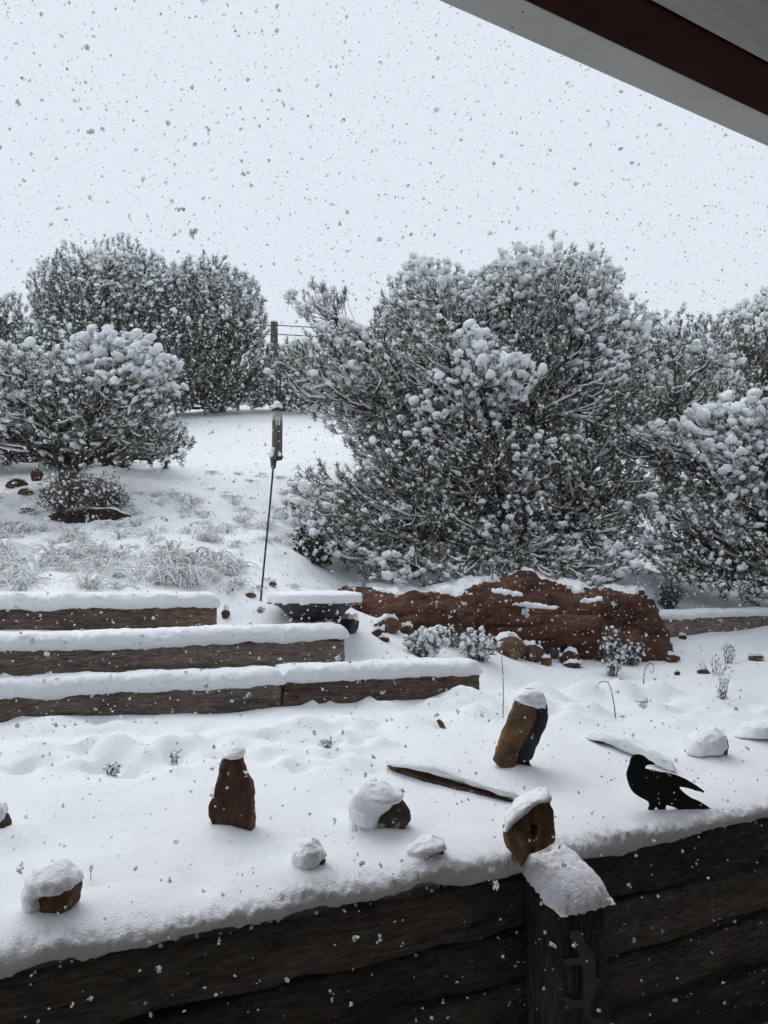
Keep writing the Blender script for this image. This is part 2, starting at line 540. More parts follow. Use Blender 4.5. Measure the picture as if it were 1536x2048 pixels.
def height_st(s, t, bumps=None):
    s, t = np.asarray(s, float).ravel(), np.asarray(t, float).ravel()
    X = np.stack([s * DS[0] + t * DT[0], s * DS[1] + t * DT[1]], 1)
    r = np.hypot(X[:, 0], X[:, 1] - 6)
    far = sstep(15, 26, r)
    Xc = X.copy()
    k = np.minimum(1, 26 / np.maximum(r, 1e-6))
    Xc = np.stack([X[:, 0] * k, 6 + (X[:, 1] - 6) * k], 1)
    res = np.zeros(len(s))
    for i0 in range(0, len(s), 40000):
        q = Xc[i0:i0 + 40000]
        res[i0:i0 + 40000] = _tps(((q[:, None] - _X[None]) ** 2).sum(-1)) @ _w[:_n] + _w[_n] + q @ _w[_n + 1:]
    z = base_height(s, t) + np.clip(res, -2.5, 6.0) * sstep(2.6, 3.2, t)
    z = z * (1 - far) + 2.6 * far
    if bumps is not None:
        for bx, by, rad, h in bumps:
            d2 = ((X[:, 0] - bx) ** 2 + (X[:, 1] - by) ** 2) / rad ** 2
            z = z + 1.7 * h * np.exp(-d2 * 1.2)
    return z


def hit(px, py, near=2.0, bumps=None):
    """where the line of sight through a pixel meets the snow"""
    r = ray(px, py)
    Ys = np.arange(near, 30, 0.02)
    Q = r[None] * (Ys / r[1])[:, None]
    h = height_st(Q[:, :2] @ DS, Q[:, :2] @ DT, bumps)
    tt = Q[:, :2] @ DT
    b = np.nonzero((Q[:, 2] <= h) & (tt > T_W))[0]
    i = b[0] if len(b) else len(Ys) - 1
    p = Q[i].copy()
    p[2] = h[i] + EYE
    return p


_br = np.random.default_rng(12)
BUMPS_PX += [(_br.uniform(-20, 780), _br.uniform(1435, 1545), _br.uniform(.03, .075), _br.choice([-1, 1, 1]) * _br.uniform(.008, .02)) for _ in range(60)]
BUMPS_PX += [(_br.uniform(880, 1536), _br.uniform(1385, 1440), _br.uniform(.04, .11), _br.choice([-1, 1, 1]) * _br.uniform(.012, .032)) for _ in range(34)]
BUMPS_PX += [(_br.uniform(0, 950), 1408 + _br.uniform(-4, 8), _br.uniform(.03, .07), _br.uniform(.01, .022)) for _ in range(26)]
BUMPS_PX += [(_br.uniform(-20, 760), _br.uniform(1440, 1545), _br.uniform(.03, .045), -_br.uniform(.02, .04)) for _ in range(22)]
BUMPS_PX += [(_br.uniform(1080, 1536), _br.uniform(1395, 1440), _br.uniform(.03, .045), -_br.uniform(.02, .035)) for _ in range(9)]
BUMPS_PX += [(x, y, .11, .016) for x, y in ((462, 1668), (90, 1845), (760, 1664), (860, 1738), (612, 1752), (1030, 1542), (1425, 1518), (1525, 1486), (0, 1680))]
BUMPS = []
for px, py, rad, h in BUMPS_PX:
    p = hit(px, py)
    BUMPS.append((p[0], p[1], rad, h))


def ground(x, y):
    return float(height_st([x * DS[0] + y * DS[1]], [x * DT[0] + y * DT[1]], BUMPS)[0]) + EYE


def build_terrain():
    tt = [T_W + 0.15]
    step = 0.030
    while tt[-1] < 600:
        tt.append(tt[-1] + step)
        if tt[-1] > 7.0:
            step *= 1.03
    tt = np.array(tt)
    ss = list(np.arange(-3.2, 8.0, 0.038))
    step = 0.03
    while ss[-1] < 600:
        step *= 1.12
        ss.append(ss[-1] + step)
    step = 0.03
    lo = [ss[0]]
    while lo[-1] > -600:
        step *= 1.12
        lo.append(lo[-1] - step)
    ss = np.array(lo[1:][::-1] + ss)
    S, T = np.meshgrid(ss, tt)
    Z = height_st(S, T, BUMPS).reshape(S.shape)
    near = np.clip(1.2 - (T - 2.7) / 30, 0, 1)
    P3 = np.stack([S.ravel(), T.ravel(), np.zeros(S.size)], 1)
    n1 = fbm(P3, 3.0, 4, 11).reshape(S.shape)
    n2 = fbm(P3, 22.0, 2, 21).reshape(S.shape)
    rough = 0.35 + 0.9 * sstep(6.0, 7.0, T) * (1 - sstep(12, 16, T))
    hump = fbm(P3, 7.5, 2, 31).reshape(S.shape)
    Z = Z + (0.012 * n1 * near + 0.0022 * n2) * (0.5 + rough) + 0.028 * np.maximum(hump, -0.3) * sstep(5.9, 6.6, T) * (1 - sstep(9.5, 13, T)) * (1 - sstep(2.5, 4.5, S))
    G = np.stack([S, T, Z], -1)
    ALL = G
    V = np.stack([ALL[..., 0] * DS[0] + ALL[..., 1] * DT[0], ALL[..., 0] * DS[1] + ALL[..., 1] * DT[1], ALL[..., 2] + EYE], -1)
    me = mesh_from('ground', V.reshape(-1, 3), grid_faces(V.shape[0], V.shape[1]))
    return tag(link('ground', me, M['snow']), 'snow covered terrace and hillside', kind='structure')


build_terrain()

# ------------------------------------------------------------------ the house side: patio, house wall, porch roof
def box_verts(s0, s1, t0, t1, z0, z1):
    V = np.array([st(s, t, z) for z in (z0, z1) for t in (t0, t1) for s in (s0, s1)])
    Fq = np.array([[0, 2, 3, 1], [4, 5, 7, 6], [0, 1, 5, 4], [2, 6, 7, 3], [0, 4, 6, 2], [1, 3, 7, 5]])
    return V, Fq


def local_box(name, m, parent, s0, s1, t0, t1, z0, z1, bevel=0.0, cuts=None):
    """box aligned to the walls, with its own frame (x along the wall)"""
    o = st(s0, t0, z0)
    L_, W_, H_ = s1 - s0, t1 - t0, z1 - z0
    bm = bmesh.new()
    bmesh.ops.create_cube(bm, size=1)
    for v in bm.verts:
        v.co = Vector(((v.co.x + .5) * L_, (v.co.y + .5) * W_, (v.co.z + .5) * H_))
    if bevel:
        bmesh.ops.bevel(bm, geom=bm.edges[:], offset=bevel, segments=2, affect='EDGES', profile=0.6)
    me = bpy.data.meshes.new(name)
    bm.to_mesh(me)
    bm.free()
    pl = np.array(parent.location) if parent else np.zeros(3)
    return link(name, me, m, parent, tuple(o - pl), math.pi / 2 - VPA)


tag(local_box('patio', M['paving'], None, -14, 16, -1.5, T_W - 0.01, -1.95, -EYE), kind='structure')
tag(local_box('house_wall', M['stucco'], None, -14, 16, -1.8, -1.5, -EYE, 1.44), 'brown stucco house wall behind the porch', 'wall')
tag(local_box('bounce_snow', M['snow'], None, -14, 16, 1.62, T_W - 0.02, -EYE + 0.002, -EYE + 0.09, 0.03), 'unseen strip of snow added beyond the eave to bounce light', kind='structure')  # out of view: snow added to bounce light onto wall timbers and ceiling
porch = thing('porch_roof', 'porch roof edge with grey trim, dark brown beam and rough ceiling', 'roof', tuple(st(1.8, 0, 1.4)), None, 0.066)
ZR = 1.40
local_box('trim_board', M['whitepaint'], porch, -14, 16, 1.655, 1.775, ZR, ZR + 0.10, 0.006)
for s_, t_ in ((2.24, 1.69), (1.45, 1.69), (1.47, 1.752)):
    local_box('nail_head', M['bark'], porch, s_, s_ + 0.004, t_, t_ + 0.004, ZR - 0.001, ZR + 0.004)
local_box('beam', M['brownpaint'], porch, -14, 16, 1.488, 1.652, ZR - 0.008, ZR + 0.22, 0.008)
for i in range(8):
    local_box('ceiling_board', M['ceiling'], porch, -14, 16, 1.484 - 0.373 * (i + 1) + 0.004, 1.484 - 0.373 * i, ZR - 0.004 + 0.002 * (i % 2), ZR + 0.05, 0.003)
local_box('roof_deck', M['brownpaint'], porch, -14, 16, -1.7, 1.75, ZR + 0.222, ZR + 0.30)


# ------------------------------------------------------------------ timbers
def timber_mesh(L_, W_, H_, seed, rough=0.006, crack=0.010, step=0.03, c=0.012):
    """a weathered square timber: box section swept along x with grain ridges and splits; x 0..L, y 0..W, z -H..0"""
    nx = max(8, int(L_ / step))
    xs = np.linspace(0, L_, nx)
    # rounded-square section, dense on the front and top
    sec = []
    for k in range(13):
        sec.append((0.0, -H_ + c + (H_ - 2 * c) * k / 12))
    sec += [(c * .3, -c * .3), (c, 0)]
    for k in range(1, 5):
        sec.append((c + (W_ - 2 * c) * k / 4, 0))
    sec += [(W_ - c * .3, -c * .3), (W_, -c)]
    for k in range(1, 4):
        sec.append((W_, -c - (H_ - 2 * c) * k / 3))
    sec += [(W_ - c, -H_), (W_ / 2, -H_), (c, -H_), (c * .3, -H_ + c * .3)]
    sec = np.array(sec)
    nrm = np.roll(sec, -1, 0) - np.roll(sec, 1, 0)
    nrm = np.stack([-nrm[:, 1], nrm[:, 0]], 1)
    nrm /= np.linalg.norm(nrm, axis=1, keepdims=True)
    cen = np.array([W_ / 2, -H_ / 2])
    if ((sec - cen) * nrm).sum() < 0:
        nrm = -nrm
    ns = len(sec)
    Xg = np.repeat(xs[:, None], ns, 1)
    Yg = np.repeat(sec[None, :, 0], nx, 0)
    Zg = np.repeat(sec[None, :, 1], nx, 0)
    Q = np.stack([Xg * 1.2 + seed * 13, Yg * 9, Zg * 26], -1).reshape(-1, 3)
    g = fbm(Q, 1.0, 3, seed).reshape(nx, ns)
    cr = np.abs(fbm(np.stack([Xg * 0.9 + seed * 5, Yg * 4, Zg * 17], -1).reshape(-1, 3), 1.0, 2, seed + 9)).reshape(nx, ns)
    wv = fbm(np.stack([Xg * 1.1 + seed * 3, Yg * 3, Zg * 3], -1).reshape(-1, 3), 1.0, 2, seed + 19).reshape(nx, ns)
    d = rough * g - crack * np.exp(-(cr / 0.06) ** 2) + 0.006 * wv
    Yg = Yg + nrm[None, :, 0] * d
    Zg = Zg + nrm[None, :, 1] * d
    V = np.stack([Xg, Yg, Zg], -1).reshape(-1, 3)
    Fq = grid_faces(nx, ns, True)
    V = np.concatenate([V, [[0 + .004, W_ / 2, -H_ / 2], [L_ - .004, W_ / 2, -H_ / 2]]])
    a, b = len(V) - 2, len(V) - 1
    i = np.arange(ns)
    j = (i + 1) % ns
    caps = np.concatenate([np.stack([np.full(ns, a), j, i], 1), np.stack([np.full(ns, b), (nx - 1) * ns + i, (nx - 1) * ns + j], 1)])
    return V, Fq, caps


def snow_cap_mesh(L_, W_, thick, seed, over=0.034, back=0.05, step=0.014):
    """pillow of snow lying along a timber, hanging a little over the front; rounded at the ends"""
    sec = np.array([(0.0 + .02, -0.012), (-over * .35, -0.010), (-over * .8, thick * .16), (-over, thick * .38), (-over * .75, thick * .64), (-over * .2, thick * .84), (over * .7, thick * .96),
                    (W_ * .28, thick), (W_ * .5, thick * 1.0), (W_ * .72, thick * .98), (W_ * .9, thick * .92), (W_ + back * .6, thick * .7), (W_ + back, thick * .3), (W_ + back, -0.03)])
    nx = max(6, int(L_ / step))
    xs = np.linspace(0, 1, nx)
    x = -0.015 + xs * (L_ + 0.03)
    ns = len(sec)
    e = np.minimum(x + 0.02, L_ + 0.02 - x)
    endf = np.sqrt(np.clip(1 - (1 - np.clip(e / 0.07, 0, 1)) ** 2, 0, 1)) * 0.93 + 0.07
    Xg = np.repeat(x[:, None], ns, 1)
    Yg = np.repeat(sec[None, :, 0], nx, 0)
    Zg = np.repeat(sec[None, :, 1], nx, 0) * endf[:, None]
    Q = np.stack([Xg, Yg, Zg], -1).reshape(-1, 3)
    n1 = fbm(Q, 6, 3, seed).reshape(nx, ns)
    n2 = fbm(Q, 34, 3, seed + 5).reshape(nx, ns)
    fr = np.where(np.arange(ns) < 6, 1.0, 0.5)[None]
    Yg = Yg - (0.008 * n1 + 0.008 * n2) * fr
    Zg = Zg + 0.010 * n1 * endf[:, None] + 0.008 * n2 * fr
    V = np.stack([Xg, Yg, Zg], -1).reshape(-1, 3)
    Fq = grid_faces(nx, ns)
    i = np.arange(ns - 1)
    V = np.concatenate([V, [[0, W_ / 2, 0.0], [L_, W_ / 2, 0.0]]])
    a, b = len(V) - 2, len(V) - 1
    caps = np.concatenate([np.stack([np.full(ns - 1, a), i, i + 1], 1), np.stack([np.full(ns - 1, b), (nx - 1) * ns + i + 1, (nx - 1) * ns + i], 1)])
    return V, Fq, caps


def fringe(L_, seed, n, size=(0.004, 0.011), y=-0.02, zr=(-0.012, 0.02), spread=0.015):
    """little crumbs of snow clinging along a lower edge"""
    r = np.random.default_rng(seed)
    C = np.stack([r.uniform(0, L_, n), y + r.normal(0, spread * .5, n), r.uniform(*zr, n)], 1)
    R_ = r.uniform(*size, (n, 1)) * r.uniform(.7, 1.3, (n, 3))
    return blobs(C, R_, None, ICO0, 0.35, 1.7, seed)


def place_tie(key, label, mat, seed, left=0.0, h=0.215, w=0.22, thick=0.088):
    a, b = TIES[key]
    d = (b - a)[:2]
    L0 = np.linalg.norm(d)
    d = d / L0
    a2 = a.copy()
    a2[:2] -= d * left
    L_ = L0 + left
    ang = math.atan2(d[1], d[0])
    V, Fq, cp = timber_mesh(L_, w, h, seed)
    o = link('timber', mesh_from('timber', V, Fq, cp), mat, None, tuple(a2), ang)
    tag(o, label, 'timber', 'timbers of the low terrace steps')
    V, Fq, cp = snow_cap_mesh(L_, w, thick, seed + 3)
    n0 = len(V)
    fv, ff = fringe(L_, seed + 1, int(L_ * 40), (0.003, 0.006))
    me = mesh_from('snow_cap', np.concatenate([V, fv]), Fq, np.concatenate([cp, ff + n0]))
    link('snow_cap', me, M['snow'], o)
    return o


place_tie('a', 'long grey timber of the lowest step, ending at the joint', M['tie'], 3, left=1.6)
place_tie('b', 'short reddish brown timber of the lowest step, butted to the long one', M['tie_red'], 5)
place_tie('c', 'snow topped timber of the middle terrace step', M['tie'], 7, left=1.6)
place_tie('d', 'topmost terrace timber with a dark knot in its face', M['tie_red'], 9, left=1.6)

# timber edging across the path behind, at the right edge
ra, rb = at(1318, 1236, 7.6), at(1536, 1234, 8.1)
rd = (rb - ra)
rang = math.atan2(rd[1], rd[0])
RL = float(np.linalg.norm(rd[:2])) + 1.6
V, Fq, cp = timber_mesh(RL, 0.2, 0.24, 21)
o = link('timber', mesh_from('timber', V, Fq, cp), M['tie'], None, tuple(ra), rang)
tag(o, 'half buried edging timber beyond the red rock outcrop', 'timber')
V, Fq, cp = snow_cap_mesh(RL, 0.2, 0.07, 23, back=0.12)
link('snow_cap', mesh_from('snow_cap', V, Fq, cp), M['snow'], o)

# retaining wall in front
wall = thing('retaining_wall', 'dark weathered timber retaining wall with a post, snow along its top', 'wall', tuple(st(0, T_W, -EYE)))
WL = np.array(wall.location)
POST_T = 2.46
pfl, pfr = on_t(1121, 1820, POST_T), on_t(1222, 1786, POST_T)
pbl = on_t(1037, 1738, T_W)
PS0, PS1 = s_of(pfl) - 0.005, s_of(pfr)
rnd = random.Random(4)
zt = Z_W
TH = [0.205, 0.215, 0.225, 0.22, 0.22]
for row in range(5):
    hh = TH[row]
    for (s0, s1, mk_, wob) in ((-2.6, PS0 + 0.10, 'tie_wet', 0), (PS0 + 0.108, 6.6, 'tie_wet', 1)):
        V, Fq, cp = timber_mesh(s1 - s0, 0.21, hh - 0.026, 31 + row * 2 + wob, 0.009, 0.018, 0.04, 0.022)
        # hewn edges: let the lower arris wander
        k = sstep(-0.5 * hh, -hh, V[:, 2])
        nw = fbm(np.stack([V[:, 0], V[:, 0] * 0 + row * 3 + wob, V[:, 0] * 0], 1), 1.7, 3, 77)
        V[:, 1] += k * np.where(V[:, 1] < 0.1, 0.030 * (0.5 + nw), 0)
        V[:, 2] += k * 0.020 * nw
        o = link('timber', mesh_from('timber', V, Fq, cp), M[mk_], wall,
                 tuple(st(s0, T_W + (0.018 * ((row + wob) % 2)) + 0.008 * rnd.random() - (0.0 if row else 0.006), zt) - WL), math.pi / 2 - VPA)
    zt -= hh


def post_build():
    zf, zb = pfl[2] - EYE, pbl[2] - EYE
    W_, D_ = PS1 - PS0, T_W - 0.006 - POST_T
    H_ = zf + EYE + 0.0
    nz, per = 44, 12
    sec = []
    for k in range(per):
        sec.append((W_ * k / per, 0))
    for k in range(per):
        sec.append((W_, D_ * k / per))
    for k in range(per):
        sec.append((W_ * (1 - k / per), D_))
    for k in range(per):
        sec.append((0, D_ * (1 - k / per)))
    sec = np.array(sec)
    cen = np.array([W_ / 2, D_ / 2])
    c2 = sec - cen
    rr = np.linalg.norm(c2, axis=1, keepdims=True)
    corner = (np.abs(c2[:, 0]) / (W_ / 2)) ** 8 * (np.abs(c2[:, 1]) / (D_ / 2)) ** 8
    sec = cen + c2 * (1 - 0.10 * corner[:, None])
    ns = len(sec)
    V = []
    for i in range(nz):
        u = i / (nz - 1)
        top = zf + (zb - zf) * sec[:, 1] / D_
        z = -EYE + (top + EYE) * u
        V.append(np.stack([sec[:, 0], sec[:, 1], z], 1))
    V = np.concatenate(V)
    q = fbm(np.stack([V[:, 0] * 22, V[:, 1] * 22, V[:, 2] * 1.6], 1), 1.0, 3, 91)
    crk = np.abs(fbm(np.stack([V[:, 0] * 14, V[:, 1] * 14, V[:, 2] * 0.8], 1), 1.0, 2, 95))
    dirn = np.concatenate([np.tile(c2 / rr, (nz, 1)), np.zeros((len(V), 1))], 1)
    V = V + dirn * (0.008 * q - 0.022 * np.exp(-(crk / 0.05) ** 2))[:, None]
    Fq = grid_faces(nz, ns, True)
    V = np.concatenate([V, [[W_ / 2, D_ / 2, (zf + zb) / 2]]])
    i = np.arange(ns)
    cp = np.stack([np.full(ns, len(V) - 1), (nz - 1) * ns + i, (nz - 1) * ns + (i + 1) % ns], 1)
    V[:, 2] += EYE
    o = link('post', mesh_from('post', V, Fq, cp), M['post'], wall, tuple(st(PS0, POST_T, -EYE) - WL), math.pi / 2 - VPA)
    # snow on its sloping top
    n = 84
    u, v = np.meshgrid(np.linspace(-1, 1, n), np.linspace(-1, 1, n))
    e = np.clip((np.abs(u) ** 5 + np.abs(v) ** 5) ** (1 / 5), 0, 1)
    dome = np.sqrt(np.clip(1 - e ** 4, 0, 1))
    rim = 1 - 0.05 * (np.abs(u) * np.abs(v)) ** 3
    xx = W_ / 2 + u * rim * (W_ / 2 + 0.014)
    yy = D_ / 2 + 0.02 + v * rim * (D_ / 2 + 0.036)
    Q = np.stack([xx, yy, xx * 0], -1).reshape(-1, 3)
    nn = fbm(Q, 13, 2, 5).reshape(n, n)
    n2 = fbm(Q, 55, 3, 6).reshape(n, n)
    zz = EYE + zf + (zb + 0.02 - zf) * np.clip(yy / D_, -.2, 1.3) + dome * (0.066 + 0.006 * nn) + 0.0028 * n2 - 0.012
    edgew = sstep(0.75, 1, e)
    yy = yy - 0.008 * n2 * edgew
    xx = xx + 0.008 * n2 * edgew
    zz = zz - 0.010 * np.maximum(n2, 0) * edgew
    me = mesh_from('snow_cap', np.stack([xx, yy, zz], -1).reshape(-1, 3), grid_faces(n, n))
    link('snow_cap', me, M['snow'], o)
    return zf


POST_ZF = post_build()

# snow lying along the wall top: a soft lip bulging over the timbers
def wall_lip():
    ss = np.arange(-2.6, 6.6, 0.008)
    pr = np.array([(0.06, -0.135), (0.02, -0.122), (-0.006, -0.114), (-0.020, -0.104), (-0.031, -0.091), (-0.038, -0.077), (-0.041, -0.063), (-0.040, -0.050), (-0.035, -0.037), (-0.026, -0.026), (-0.013, -0.016), (0.004, -0.008),
                   (0.024, -0.003), (0.048, 0.001), (0.08, 0.004), (0.12, 0.006), (0.17, 0.006), (0.23, 0.003), (0.30, -0.002), (0.38, -0.012), (0.46, -0.03)])
    z0 = height_st(ss, np.full(len(ss), T_W + 0.12))
    nr = len(pr)
    S = np.repeat(ss[None], nr, 0)
    T = T_W + np.repeat(pr[:, :1], len(ss), 1)
    pr[:, 1] = np.where(pr[:, 1] < 0, pr[:, 1] * 0.82, pr[:, 1])
    gz = height_st(S, T_W + np.repeat(np.maximum(pr[:, :1], 0), len(ss), 1), BUMPS).reshape(S.shape)
    Z = gz + pr[:, 1:]
    one = np.zeros(len(ss))
    wob = fbm(np.stack([ss, one, one], 1), 3.2, 3, 41)
    Z = Z * 1.0
    low = sstep(-0.02, -0.11, pr[:, 1])[:, None]
    Z = Z + 0.016 * wob[None] * low
    Q = np.stack([S, T, Z], -1).reshape(-1, 3)
    n1 = fbm(Q, 11, 2, 42).reshape(S.shape)
    n2 = fbm(Q, 38, 2, 43).reshape(S.shape)
    n3 = fbm(Q, 95, 2, 44).reshape(S.shape)
    fr = (0.12 + 0.88 * sstep(0.05, -0.02, pr[:, 0]))[:, None]
    T = T - (0.007 * n1 + 0.005 * n2 + 0.005 * n3) * fr
    Z = Z + (0.004 * n1 + 0.003 * n2 + 0.003 * n3) * fr - 0.012 * np.maximum(n2, 0) * low
    V = np.stack([S * DS[0] + T * DT[0], S * DS[1] + T * DT[1], Z + EYE], -1).reshape(-1, 3)
    link('snow_cap', mesh_from('snow_cap', V - WL, grid_faces(nr, len(ss))), M['snow'], wall)
    fv, ff = fringe(7.2, 5, 150, (0.0025, 0.007), y=-0.014, zr=(-0.112, -0.092), spread=0.012)
    fx = fv[:, 0] - 0.6
    zc = np.interp(fx, ss, z0)
    P = np.stack([fx * DS[0] + (T_W + fv[:, 1]) * DT[0], fx * DS[1] + (T_W + fv[:, 1]) * DT[1], EYE + zc + fv[:, 2]], 1)
    tag(link('snow_crumbs', mesh_from('snow_crumbs', P - WL, ff), M['snow'], wall), kind='stuff')


wall_lip()


# ------------------------------------------------------------------ flat ornaments: crow and gecko
def plate(name, label, cat, pts, thick, m, parent=None):
    """pts: outline as 3-D points in one plane; back = depth vector"""
    P_ = [Vector(p) for p in pts]
    tris = tessellate_polygon([P_])
    nrm = (P_[0] - P_[len(P_) // 3]).cross(P_[0] - P_[2 * len(P_) // 3]).normalized()
    if nrm.y > 0:
        nrm = -nrm
    bm = bmesh.new()
    vs = [bm.verts.new(p) for p in P_]
    for t in tris:
        try:
            bm.faces.new([vs[i] for i in t])
        except ValueError:
            pass
    bmesh.ops.recalc_face_normals(bm, faces=bm.faces[:])
    bmesh.ops.dissolve_limit(bm, angle_limit=0.02, verts=bm.verts[:], edges=bm.edges[:])
    r = bmesh.ops.extrude_face_region(bm, geom=bm.faces[:])
    for e in r['geom']:
        if isinstance(e, bmesh.types.BMVert):
            e.co -= nrm * thick
    bmesh.ops.recalc_face_normals(bm, faces=bm.faces[:])
    org = Vector((sum(p.x for p in P_) / len(P_), sum(p.y for p in P_) / len(P_), min(p.z for p in P_)))
    for v in bm.verts:
        v.co -= org
    me = bpy.data.meshes.new(name)
    bm.to_mesh(me)
    bm.free()
    o = link(name, me, m, parent, tuple(org))
    return tag(o, label, cat)


CROW = [(470, 405), (475, 385), (483, 365), (495, 352), (512, 346), (530, 345), (548, 346), (565, 351), (580, 360), (595, 372), (612, 388), (640, 402), (662, 418), (650, 423), (610, 425), (592, 432), (583, 448), (600, 458),
        (640, 462), (700, 480), (760, 487), (830, 505), (900, 535), (950, 565), (1000, 598), (1030, 620), (1048, 638), (1030, 642), (1010, 632), (985, 630), (930, 610), (880, 600), (850, 596), (855, 610),
        (890, 645), (940, 680), (1000, 705), (1050, 735), (1098, 768), (1100, 790), (1088, 815), (1070, 822), (1040, 818), (1008, 806), (1010, 832), (1000, 830), (985, 815), (930, 798), (860, 778), (800, 752),
        (750, 738), (742, 765), (738, 830), (700, 830), (690, 770), (670, 752), (655, 765), (650, 830), (617, 830), (612, 770), (622, 740), (615, 715), (590, 700), (550, 680), (505, 650), (480, 620), (462, 580),
        (450, 540), (444, 500), (448, 475), (460, 440), (468, 418)]
cf, ct = hit(1300, 1624), hit(1415, 1641)          # feet and tail both touch the snow
cn = np.array([-(ct[1] - cf[1]), ct[0] - cf[0]])


def crow_pt(u, v):
    r = ray(1140 + u / 3.879, 1420 + v / 3.879)
    return EYEV + r * ((cn @ cf[:2]) / (cn @ r[:2]))


plate('crow_ornament', 'flat black crow cutout looking back over its wing, standing near the wall edge', 'ornament', [crow_pt(*p) for p in CROW], 0.008, M['crow'])

GECKO = [(500, 600), (520, 590), (545, 598), (555, 630), (565, 660), (590, 690), (612, 730), (618, 790), (612, 830), (630, 850), (640, 838), (640, 870), (652, 866), (640, 890), (622, 905), (606, 900), (602, 940), (590, 975), (585, 1010),
         (592, 1040), (612, 1062), (640, 1072), (668, 1068), (672, 1078), (640, 1090), (600, 1086), (572, 1066), (556, 1035), (548, 1005), (520, 1000), (490, 1002), (480, 1020), (470, 1002), (448, 990), (468, 982), (445, 965), (470, 962),
         (468, 940), (484, 958), (520, 970), (548, 962), (556, 930), (560, 890), (558, 840), (552, 800), (540, 770), (500, 775), (480, 790), (470, 770), (450, 752), (478, 752), (510, 745), (535, 735), (528, 700), (505, 665), (496, 630)]
gk = [on_t(960 + u / 2.667, 1640 + v / 2.667, POST_T - 0.018) for u, v in GECKO]
plate('gecko_ornament', 'grey metal gecko with curled tail mounted on the wall post', 'ornament', gk, 0.018, M['gecko'])


# ------------------------------------------------------------------ stones
def scan(poly, py):
    xs = []
    n = len(poly)
    for i in range(n):
        (x0, y0), (x1, y1) = poly[i], poly[(i + 1) % n]
        if (y0 <= py < y1) or (y1 <= py < y0):
            xs.append(x0 + (x1 - x0) * (py - y0) / (y1 - y0))
    return (min(xs), max(xs)) if len(xs) >= 2 else None


def rock_mesh(poly, Y, depth, seed, rough=0.05, ex=0.75, rows=34, cols=48, sink=14, dent=None, facets=0.5, yc=None):
    """solid stone whose outline, seen from the front, is the polygon (pixels at distance Y)"""
    y0, y1 = min(p[1] for p in poly), max(p[1] for p in poly)
    sc = Y / FPX
    V = []
    last = None
    wmax = max((lambda r: r[1] - r[0] if r else 0)(scan(poly, y0 + (y1 - y0) * (k + .5) / 20)) for k in range(20))
    for i in range(rows):
        u = i / (rows - 1)
        u = 0.5 - 0.5 * math.cos(math.pi * u)
        py = y0 + (y1 - y0) * (0.004 + 0.992 * u)
        r = scan(poly, py) or last or (poly[0][0] - 1, poly[0][0] + 1)
        if u > 0.86 and last is not None and sink > 0:
            r = (min(r[0], r[0] * .4 + last[0] * .6), max(r[1], r[1] * .4 + last[1] * .6))
        last = r
        c = at((r[0] + r[1]) / 2, py, Y)
        a = max((r[1] - r[0]) / 2 * sc, 0.002)
        b = depth / 2 * min(1.0, 0.25 + 0.75 * math.sqrt(min(1, (r[1] - r[0]) / wmax))) * (0.35 + 0.65 * math.sqrt(max(0.0, 1 - abs(2 * u - 1) ** 4)) if u < 0.5 or sink == 0 else 1.0)
        th = np.arange(cols) / cols * 2 * math.pi
        cx, sy = np.cos(th), np.sin(th)
        V.append(np.stack([c[0] + a * np.sign(cx) * np.abs(cx) ** ex, c[1] + depth * 0.38 + b * np.sign(sy) * np.abs(sy) ** ex, np.full(cols, c[2])], 1))
    # keep going below the snow
    lastr = V[-1].copy()
    lastr[:, 2] -= sink * sc
    V.append(lastr)
    V = np.concatenate(V)
    cen = V.mean(0)
    size = math.sqrt((wmax * sc) * (y1 - y0) * sc)
    Q = V / size
    n1 = fbm(Q + seed * 3.1, 2.2, 4, seed)
    n2 = np.abs(fbm(Q + seed * 1.7, 1.6, 2, seed + 4))
    dirn = V - np.array([cen[0], cen[1], 0]) * [1, 1, 0] - np.array([0, 0, 1]) * V[:, 2:3]
    dirn /= np.linalg.norm(dirn, axis=1, keepdims=True) + 1e-9
    V = V + dirn * (rough * size * (n1 - facets * n2))[:, None]
    if sink > 0:                           # split faces: shave the lump with a few planes, then roughen
        rg = np.random.default_rng(seed + 500)
        for _ in range(10 if sink > 4 else 0):
            nv_ = rg.normal(size=3) * [.8, .6, .6]
            nv_[1] -= 1.1
            nv_ /= np.linalg.norm(nv_)
            d_ = (V - cen) @ nv_
            V = V - nv_ * np.maximum(0, d_ - np.quantile(d_, rg.uniform(.87, .96) if nv_[1] < -.7 else rg.uniform(.95, .99)))[:, None]
        V = V + dirn * (0.018 * size * fbm(V / size + seed, 9, 3, seed + 8))[:, None]
    if dent is not None:
        (dx, dy, rad, dep) = dent
        p = at(dx, dy, Y)
        d2 = ((V[:, 0] - p[0]) ** 2 / rad ** 2 + (V[:, 2] - p[2]) ** 2 / (rad * 1.9) ** 2)
        fr = V[:, 1] < cen[1]
        V[:, 1] += np.where(fr, dep * np.exp(-d2 ** 2), 0)
    nr = rows + 1
    Fq = grid_faces(nr, cols, True)
    Vt = V[:cols].mean(0) + [0, 0, 0.0]
    Vb = V[-cols:].mean(0)
    V = np.concatenate([V, [Vt, Vb]])
    i = np.arange(cols)
    j = (i + 1) % cols
    cp = np.concatenate([np.stack([np.full(cols, len(V) - 2), i, j], 1), np.stack([np.full(cols, len(V) - 1), (nr - 1) * cols + j, (nr - 1) * cols + i], 1)])
    return V, Fq, cp


